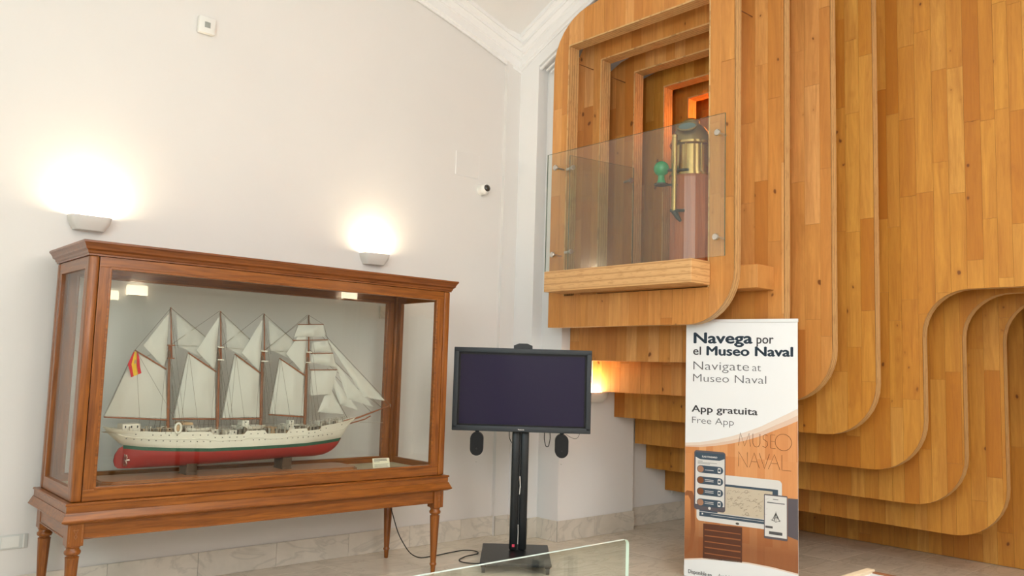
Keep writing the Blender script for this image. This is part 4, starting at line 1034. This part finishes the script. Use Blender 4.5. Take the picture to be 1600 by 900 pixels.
cable('thin_cable', 'thin dark cable drooping from the loudspeaker right of the television pole', [tvp(0.385,0.03,1.06), tvp(0.43,0.04,1.035), tvp(0.47,0.05,1.028), tvp(0.495,0.05,1.06), tvp(0.50,0.05,1.09)], 0.0015, M['rubber'])
cable('short_cable', 'short black cable bulging out left of the television pole', [tvp(-0.098,0.04,1.09), tvp(-0.095,0.05,1.02), tvp(-0.075,0.07,0.975)], 0.0035, M['rubber'])
cable('power_cable', 'black power cable falling behind the case leg and winding to television stand', [(3.92,5.80,0.60),(3.99,5.80,0.38),(4.10,5.80,0.15),(4.23,5.79,0.02),(4.42,5.78,0.006),(4.62,5.80,0.006),(4.79,5.78,0.006),(4.80,5.66,0.006),(4.60,5.60,0.006),(4.47,5.50,0.006),(4.50,5.38,0.006),(4.58,5.33,0.006)], 0.0045, M['rubber'])

# ------------------------------------------------------------------ roll-up banner
BL, BR = Vector((5.6355, 4.1045, 0)), Vector((5.8381, 3.2314, 0))
bd = BR-BL; BW = bd.length; bang = math.atan2(bd.y, bd.x)
bn2 = thing('roll_up_banner', 'tall white roll-up banner printed with Navega por el Museo Naval', 'banner', (BL.x, BL.y, 0), bang)
BH = 2.043
MB().box(0, BW, -0.0012, 0.0012, 0.004, BH-0.01).build('banner_sheet', M['bannerw'], bn2)
MB().box(-0.004, BW+0.004, -0.009, 0.009, BH-0.026, BH, b=0.002).build('top_rail', mat('anodised', (0.80,0.81,0.82), 0.35, 0.2), bn2)
MB().box(-0.02, BW+0.02, 0.004, 0.12, 0.004, 0.085, b=0.02).build('cassette', M['steel'], bn2, smooth=40)
MB().box(BW/2-0.012, BW/2+0.012, 0.012, 0.03, 0.08, BH-0.03).build('support_pole', M['pole'], bn2)

# print on the banner: flat shapes a fraction of a millimetre proud of the sheet (local x along, z up, -y to the viewer)
D0 = 0.02
def flat(name, poly, m, lay, par=bn2):
    y = -0.0012-0.0004*lay
    return MB().prism([(a+D0, b) for a, b in poly], lambda u, v, w: (u, w, v), y, y+0.0003).build(name, m, par)
def rrect(x0, x1, z0, z1, r):
    return arc(x1-r, z0+r, r, -90, 0, 5)+arc(x1-r, z1-r, r, 0, 90, 5)+arc(x0+r, z1-r, r, 90, 180, 5)+arc(x0+r, z0+r, r, 180, 270, 5)
X0, X1 = -D0+0.001, BW-D0-0.001
crv = [(X0, 1.018), (0.10, 1.022), (0.236, 1.042), (0.36, 1.068), (0.477, 1.101), (0.60, 1.145), (0.708, 1.196), (0.80, 1.237), (X1, 1.274)]
up1 = [(x, z+0.012+0.030*(x+0.02)/0.9) for x, z in crv]; up2 = [(x, z+0.030+0.062*(x+0.02)/0.9) for x, z in crv]
botc = [(X0, 0.125), (0.128, 0.152), (0.319, 0.169), (0.504, 0.174), (0.683, 0.168), (X1, 0.150)]
flat('printed_photograph', botc+list(reversed(crv)), M['pwood'], 1)
flat('printed_band', crv+list(reversed(up1)), M['veil2'], 1)
flat('printed_band', up1+list(reversed(up2)), M['veil1'], 1)
flat('printed_band', [(a, b-0.0) for a, b in botc]+[(a, b+0.010) for a, b in reversed(botc)], M['veil1'], 2)
flat('printed_panel', [(X0, 0.152), (0.05, 0.22), (0.072, 0.38), (0.065, 0.62), (0.045, 0.67), (0.0, 0.672), (X0, 0.655)], M['pbrown'], 2)
flat('printed_panel', [(X0, 0.19), (0.02, 0.24), (0.035, 0.38), (0.03, 0.60), (0.01, 0.635), (X0, 0.63)], M['pwood'], 3)
flat('printed_doors', [(0.136, 0.160), (0.452, 0.175), (0.452, 0.44), (0.138, 0.43)], M['ptable'], 2)
for i, zz in enumerate((0.20, 0.245, 0.29, 0.335, 0.38)): flat('printed_stripe', [(0.15, zz), (0.44, zz+0.003), (0.44, zz+0.010+0.004*(i % 2)), (0.15, zz+0.008)], M['pbrown'], 3)
flat('printed_panel', [(0.80, 0.42), (X1, 0.40), (X1, 0.70), (0.80, 0.697)], M['pslate'], 2)
# tablet
tb = flat('printed_tablet', rrect(0.082, 0.757, 0.448, 0.822, 0.03), M['pale'], 4)
flat('printed_screen', [(0.105, 0.485), (0.728, 0.485), (0.728, 0.752), (0.105, 0.752)], M['navy'], 5)
flat('printed_map', [(0.255, 0.522), (0.686, 0.522), (0.686, 0.735), (0.255, 0.735)], M['map'], 6)
flat('printed_bar', [(0.105, 0.5185), (0.728, 0.5185), (0.728, 0.5225), (0.105, 0.5225)], M['pale'], 7)
flat('printed_bar', [(0.20, 0.5025), (0.62, 0.5025), (0.62, 0.5055), (0.20, 0.5055)], M['pale'], 7)
flat('printed_bar', [(0.125, 0.499), (0.137, 0.499), (0.137, 0.512), (0.125, 0.512)], M['pale'], 7)
random.seed(12)
mb = MB()
for i in range(60):
    cx_, cz_ = random.uniform(0.335, 0.67), random.uniform(0.535, 0.72); w_ = random.uniform(0.003, 0.012); a_ = random.uniform(0, PI)
    pts = [(cx_+D0+w_*math.cos(a_+k*0.7)*(1+.4*k), -0.0044, cz_+w_*math.sin(a_+k*0.9)) for k in range(5)]
    mb.tube(pts, 0.0009, 3)
for cx_, cz_, rr_ in ((0.485, 0.712, 0.012), (0.49, 0.545, 0.012), (0.58, 0.63, 0.006), (0.42, 0.66, 0.006)):
    mb.tube([(cx_+D0+rr_*math.cos(a), -0.0044, cz_+rr_*math.sin(a)) for a in [2*PI*i/14 for i in range(15)]], 0.0012, 3)
mb.build('printed_map_mark', M['maplines'], bn2, kind='stuff')
mb = MB(); mb.lathe([(0.0, 0), (0.011, 0.0005), (0.011, 0.001)], n=18); o = mb.build('printed_button', M['ink'], bn2); o.rotation_euler = (PI/2, 0, 0); o.scale = (1.3, 0.8, 1); o.location = (0.435, -0.0032, 0.463)
# left phone
flat('printed_phone', rrect(0.060, 0.318, 0.533, 0.997, 0.022), M['pslate'], 8)
flat('printed_screen', [(0.071, 0.575), (0.311, 0.575), (0.311, 0.982), (0.071, 0.982)], M['pale'], 9)
flat('printed_header', [(0.071, 0.945)]+[(0.11, 0.928), (0.27, 0.928), (0.311, 0.945), (0.311, 0.982), (0.071, 0.982)], M['navy'], 10)
text('ELIGE ITINERARIO', bn2, (0.125+D0, -0.0056, 0.945), 0.018, M['pale'], width=0.125, bold=0.0004)
for i, zz in enumerate((0.852, 0.765, 0.678, 0.592)):
    flat('printed_pill', rrect(0.084, 0.300, zz-0.029, zz+0.029, 0.0285), M['navy'], 10)
    flat('printed_portrait', rrect(0.088, 0.140, zz-0.025, zz+0.025, 0.0245), M['skin'] if i in (0, 3) else M['brownink'], 11)
    flat('printed_icon', rrect(0.256, 0.280, zz-0.019, zz+0.019, 0.006), M['pale'], 11)
    flat('printed_icon', rrect(0.260, 0.276, zz-0.008, zz+0.010, 0.003), M['navy'], 12)
    for k in range(1 if i == 0 else 2): flat('printed_line', [(0.150, zz-0.004+0.012*k-0.003), (0.222, zz-0.004+0.012*k-0.003), (0.222, zz+0.012*k-0.003), (0.150, zz+0.012*k-0.003)], M['pale'], 11)
for zz, ww in ((0.912, 0.04), (0.902, 0.16), (0.893, 0.10)): flat('printed_line', [(0.09, zz), (0.09+ww, zz), (0.09+ww, zz+0.003), (0.09, zz+0.003)], M['lgrey'], 10)
mb = MB(); mb.lathe([(0.0, 0), (0.011, 0.0003), (0.011, 0.0008)], n=18); o = mb.build('printed_button', M['pale'], bn2); o.rotation_euler = (PI/2, 0, 0); o.location = (0.190+D0, -0.0050, 0.553)
# right phone
flat('printed_phone', rrect(0.622, 0.799, 0.383, 0.712, 0.008), M['pslate'], 8)
flat('printed_screen', [(0.628, 0.400), (0.793, 0.400), (0.793, 0.703), (0.628, 0.703)], M['pale'], 9)
flat('printed_bar', [(0.66, 0.418), (0.76, 0.418), (0.76, 0.440), (0.66, 0.440)], M['grey'], 10)
flat('printed_bar', [(0.632, 0.462), (0.688, 0.462), (0.688, 0.478), (0.632, 0.478)], M['grey'], 10)
flat('printed_line', [(0.69, 0.676), (0.73, 0.676), (0.73, 0.681), (0.69, 0.681)], M['lgrey'], 10)
flat('printed_line', [(0.645, 0.648), (0.778, 0.648), (0.778, 0.655), (0.645, 0.655)], M['lgrey'], 10)
mb = MB(); yy = -0.0054; cx_ = 0.712+D0
for a, b, r_ in (((0, 0.580), (-0.030, 0.518), 0.003), ((0, 0.580), (0.030, 0.518), 0.003), ((-0.037, 0.528), (0, 0.512), 0.002), ((0, 0.512), (0.037, 0.528), 0.002), ((0, 0.590), (0, 0.508), 0.002), ((0, 0.580), (-0.014, 0.52), 0.004), ((0, 0.580), (0.016, 0.535), 0.004), ((-0.015, 0.54), (0.018, 0.55), 0.003)):
    mb.tube([(cx_+a[0], yy, a[1]), (cx_+b[0], yy, b[1])], r_*0.8, 4)
mb.build('printed_sextant', M['ink'], bn2)
# lettering
def bt(s, x, z, cap, w, m, bold):
    o = text(s, bn2, (x+D0, -0.0022, z), cap/0.69, m, width=w, bold=min(0, bold)*cap)
    if bold > 0:        # heavier strokes: the same outlines laid down again a hair to each side
        me = o.data; vs = [v.co.copy() for v in me.vertices]; fs = [tuple(p.vertices) for p in me.polygons]; V = []; F = []
        d = bold*cap
        for dx, dy in ((-d, 0), (d, 0), (0, -d*0.6), (0, d*0.6)):
            n_ = len(V); V += [(v.x+dx, v.y+dy, v.z) for v in vs]; F += [tuple(n_+i for i in f) for f in fs]
        me2 = bpy.data.meshes.new('lettering'); me2.from_pydata(V, [], F); me2.materials.append(m); o.data = me2; bpy.data.meshes.remove(me)
bt('Navega', 0.037, 1.853, 0.083, 0.477, M['navy'], 0.065); bt('por', 0.558, 1.852, 0.070, 0.130, M['grey'], 0.018)
bt('el', 0.038, 1.758, 0.066, 0.065, M['grey'], 0.018); bt('Museo Naval', 0.149, 1.756, 0.071, 0.680, M['navy'], 0.065)
bt('Navigate', 0.033, 1.638, 0.068, 0.458, M['lgrey'], -0.016); bt('at', 0.525, 1.638, 0.058, 0.068, M['lgrey'], -0.016)
bt('Museo Naval', 0.033, 1.542, 0.062, 0.595, M['lgrey'], -0.016)
bt('App gratuita', 0.034, 1.300, 0.053, 0.536, M['grey'], 0.032); bt('Free App', 0.029, 1.209, 0.052, 0.346, M['lgrey'], -0.016)
bt('Disponible', 0.014, 0.030, 0.030, 0.150, M['grey'], 0.02); bt('en', 0.176, 0.032, 0.026, 0.032, M['grey'], 0.02); bt('Available', 0.262, 0.036, 0.028, 0.125, M['lgrey'], -0.01)
# outlined museum name: thin strokes
mb = MB(); yl_ = -0.0024
def st(pts, r_=0.0020): mb.tube([(a+D0, yl_, b) for a, b in pts], r_, 4)
def O(cx_, cz_, rx, rz): st([(cx_+rx*math.cos(a), cz_+rz*math.sin(a)) for a in [2*PI*i/24 for i in range(25)]])
z0, z1 = 1.058, 1.158
st([(0.421, z0), (0.436, z1), (0.470, z0), (0.505, z1), (0.515, z0)]); st([(0.534, z1), (0.534, z0+0.03), (0.545, z0+0.006), (0.562, z0), (0.580, z0+0.006), (0.590, z0+0.03), (0.590, z1)])
st([(0.648, z1-0.01), (0.630, z1), (0.614, z1-0.012), (0.614, z1-0.035), (0.645, z0+0.045), (0.648, z0+0.018), (0.632, z0), (0.610, z0+0.01)])
st([(0.705, z1), (0.672, z1), (0.672, z0), (0.708, z0)]); st([(0.672, z0+0.052), (0.702, z0+0.052)]); O(0.768, 1.108, 0.062, 0.062)
z0, z1 = 0.900, 1.012
st([(0.422, z0), (0.422, z1), (0.492, z0), (0.492, z1)]); st([(0.508, z0), (0.545, z1), (0.585, z0)]); st([(0.585, z1), (0.625, z0), (0.662, z1)])
st([(0.655, z0), (0.700, z1), (0.742, z0)]); st([(0.757, z1), (0.757, z0), (0.826, z0)]); st([(0.523, z0+0.045), (0.570, z0+0.045)]); st([(0.672, z0+0.045), (0.726, z0+0.045)])
mb.build('outline_lettering', M['brownink'], bn2)

# ------------------------------------------------------------------ corner of a framed board at the bottom edge
fb = thing('information_table', 'low table with pale wooden rim and a coloured picture sheet, bottom right edge', 'table', (3.575, 1.665, 0.0), 0.0)
pw_, dw_ = mat('pale_wood', (0.62,0.50,0.35), 0.5), mat('dark_rim', (0.22,0.08,0.03), 0.5)
for y_ in (-0.035, -0.70): MB().box(-0.95, 0, y_, y_+0.035, 0.765, 0.805, b=0.003).build('rim', pw_, fb)
for x_ in (-0.028, -0.95): MB().box(x_, x_+0.028, -0.665, -0.035, 0.765, 0.797, b=0.003).build('rim', dw_, fb)
sh = MB().box(-0.922, -0.028, -0.665, -0.035, 0.772, 0.792).build('picture_sheet', mat('sheet_blue_white', (0.62,0.66,0.68), 0.35), fb)
MB().box(-0.50, -0.06, -0.50, -0.15, 0.792, 0.7928).build('printed_picture', mat('sheet_slate', (0.22,0.30,0.36), 0.4), sh)
for x in (-0.90, -0.06):
    for y in (-0.64, -0.06): MB().box(x-0.02, x+0.02, y-0.02, y+0.02, 0.0, 0.766, b=0.003).build('leg', M['pole'], fb)
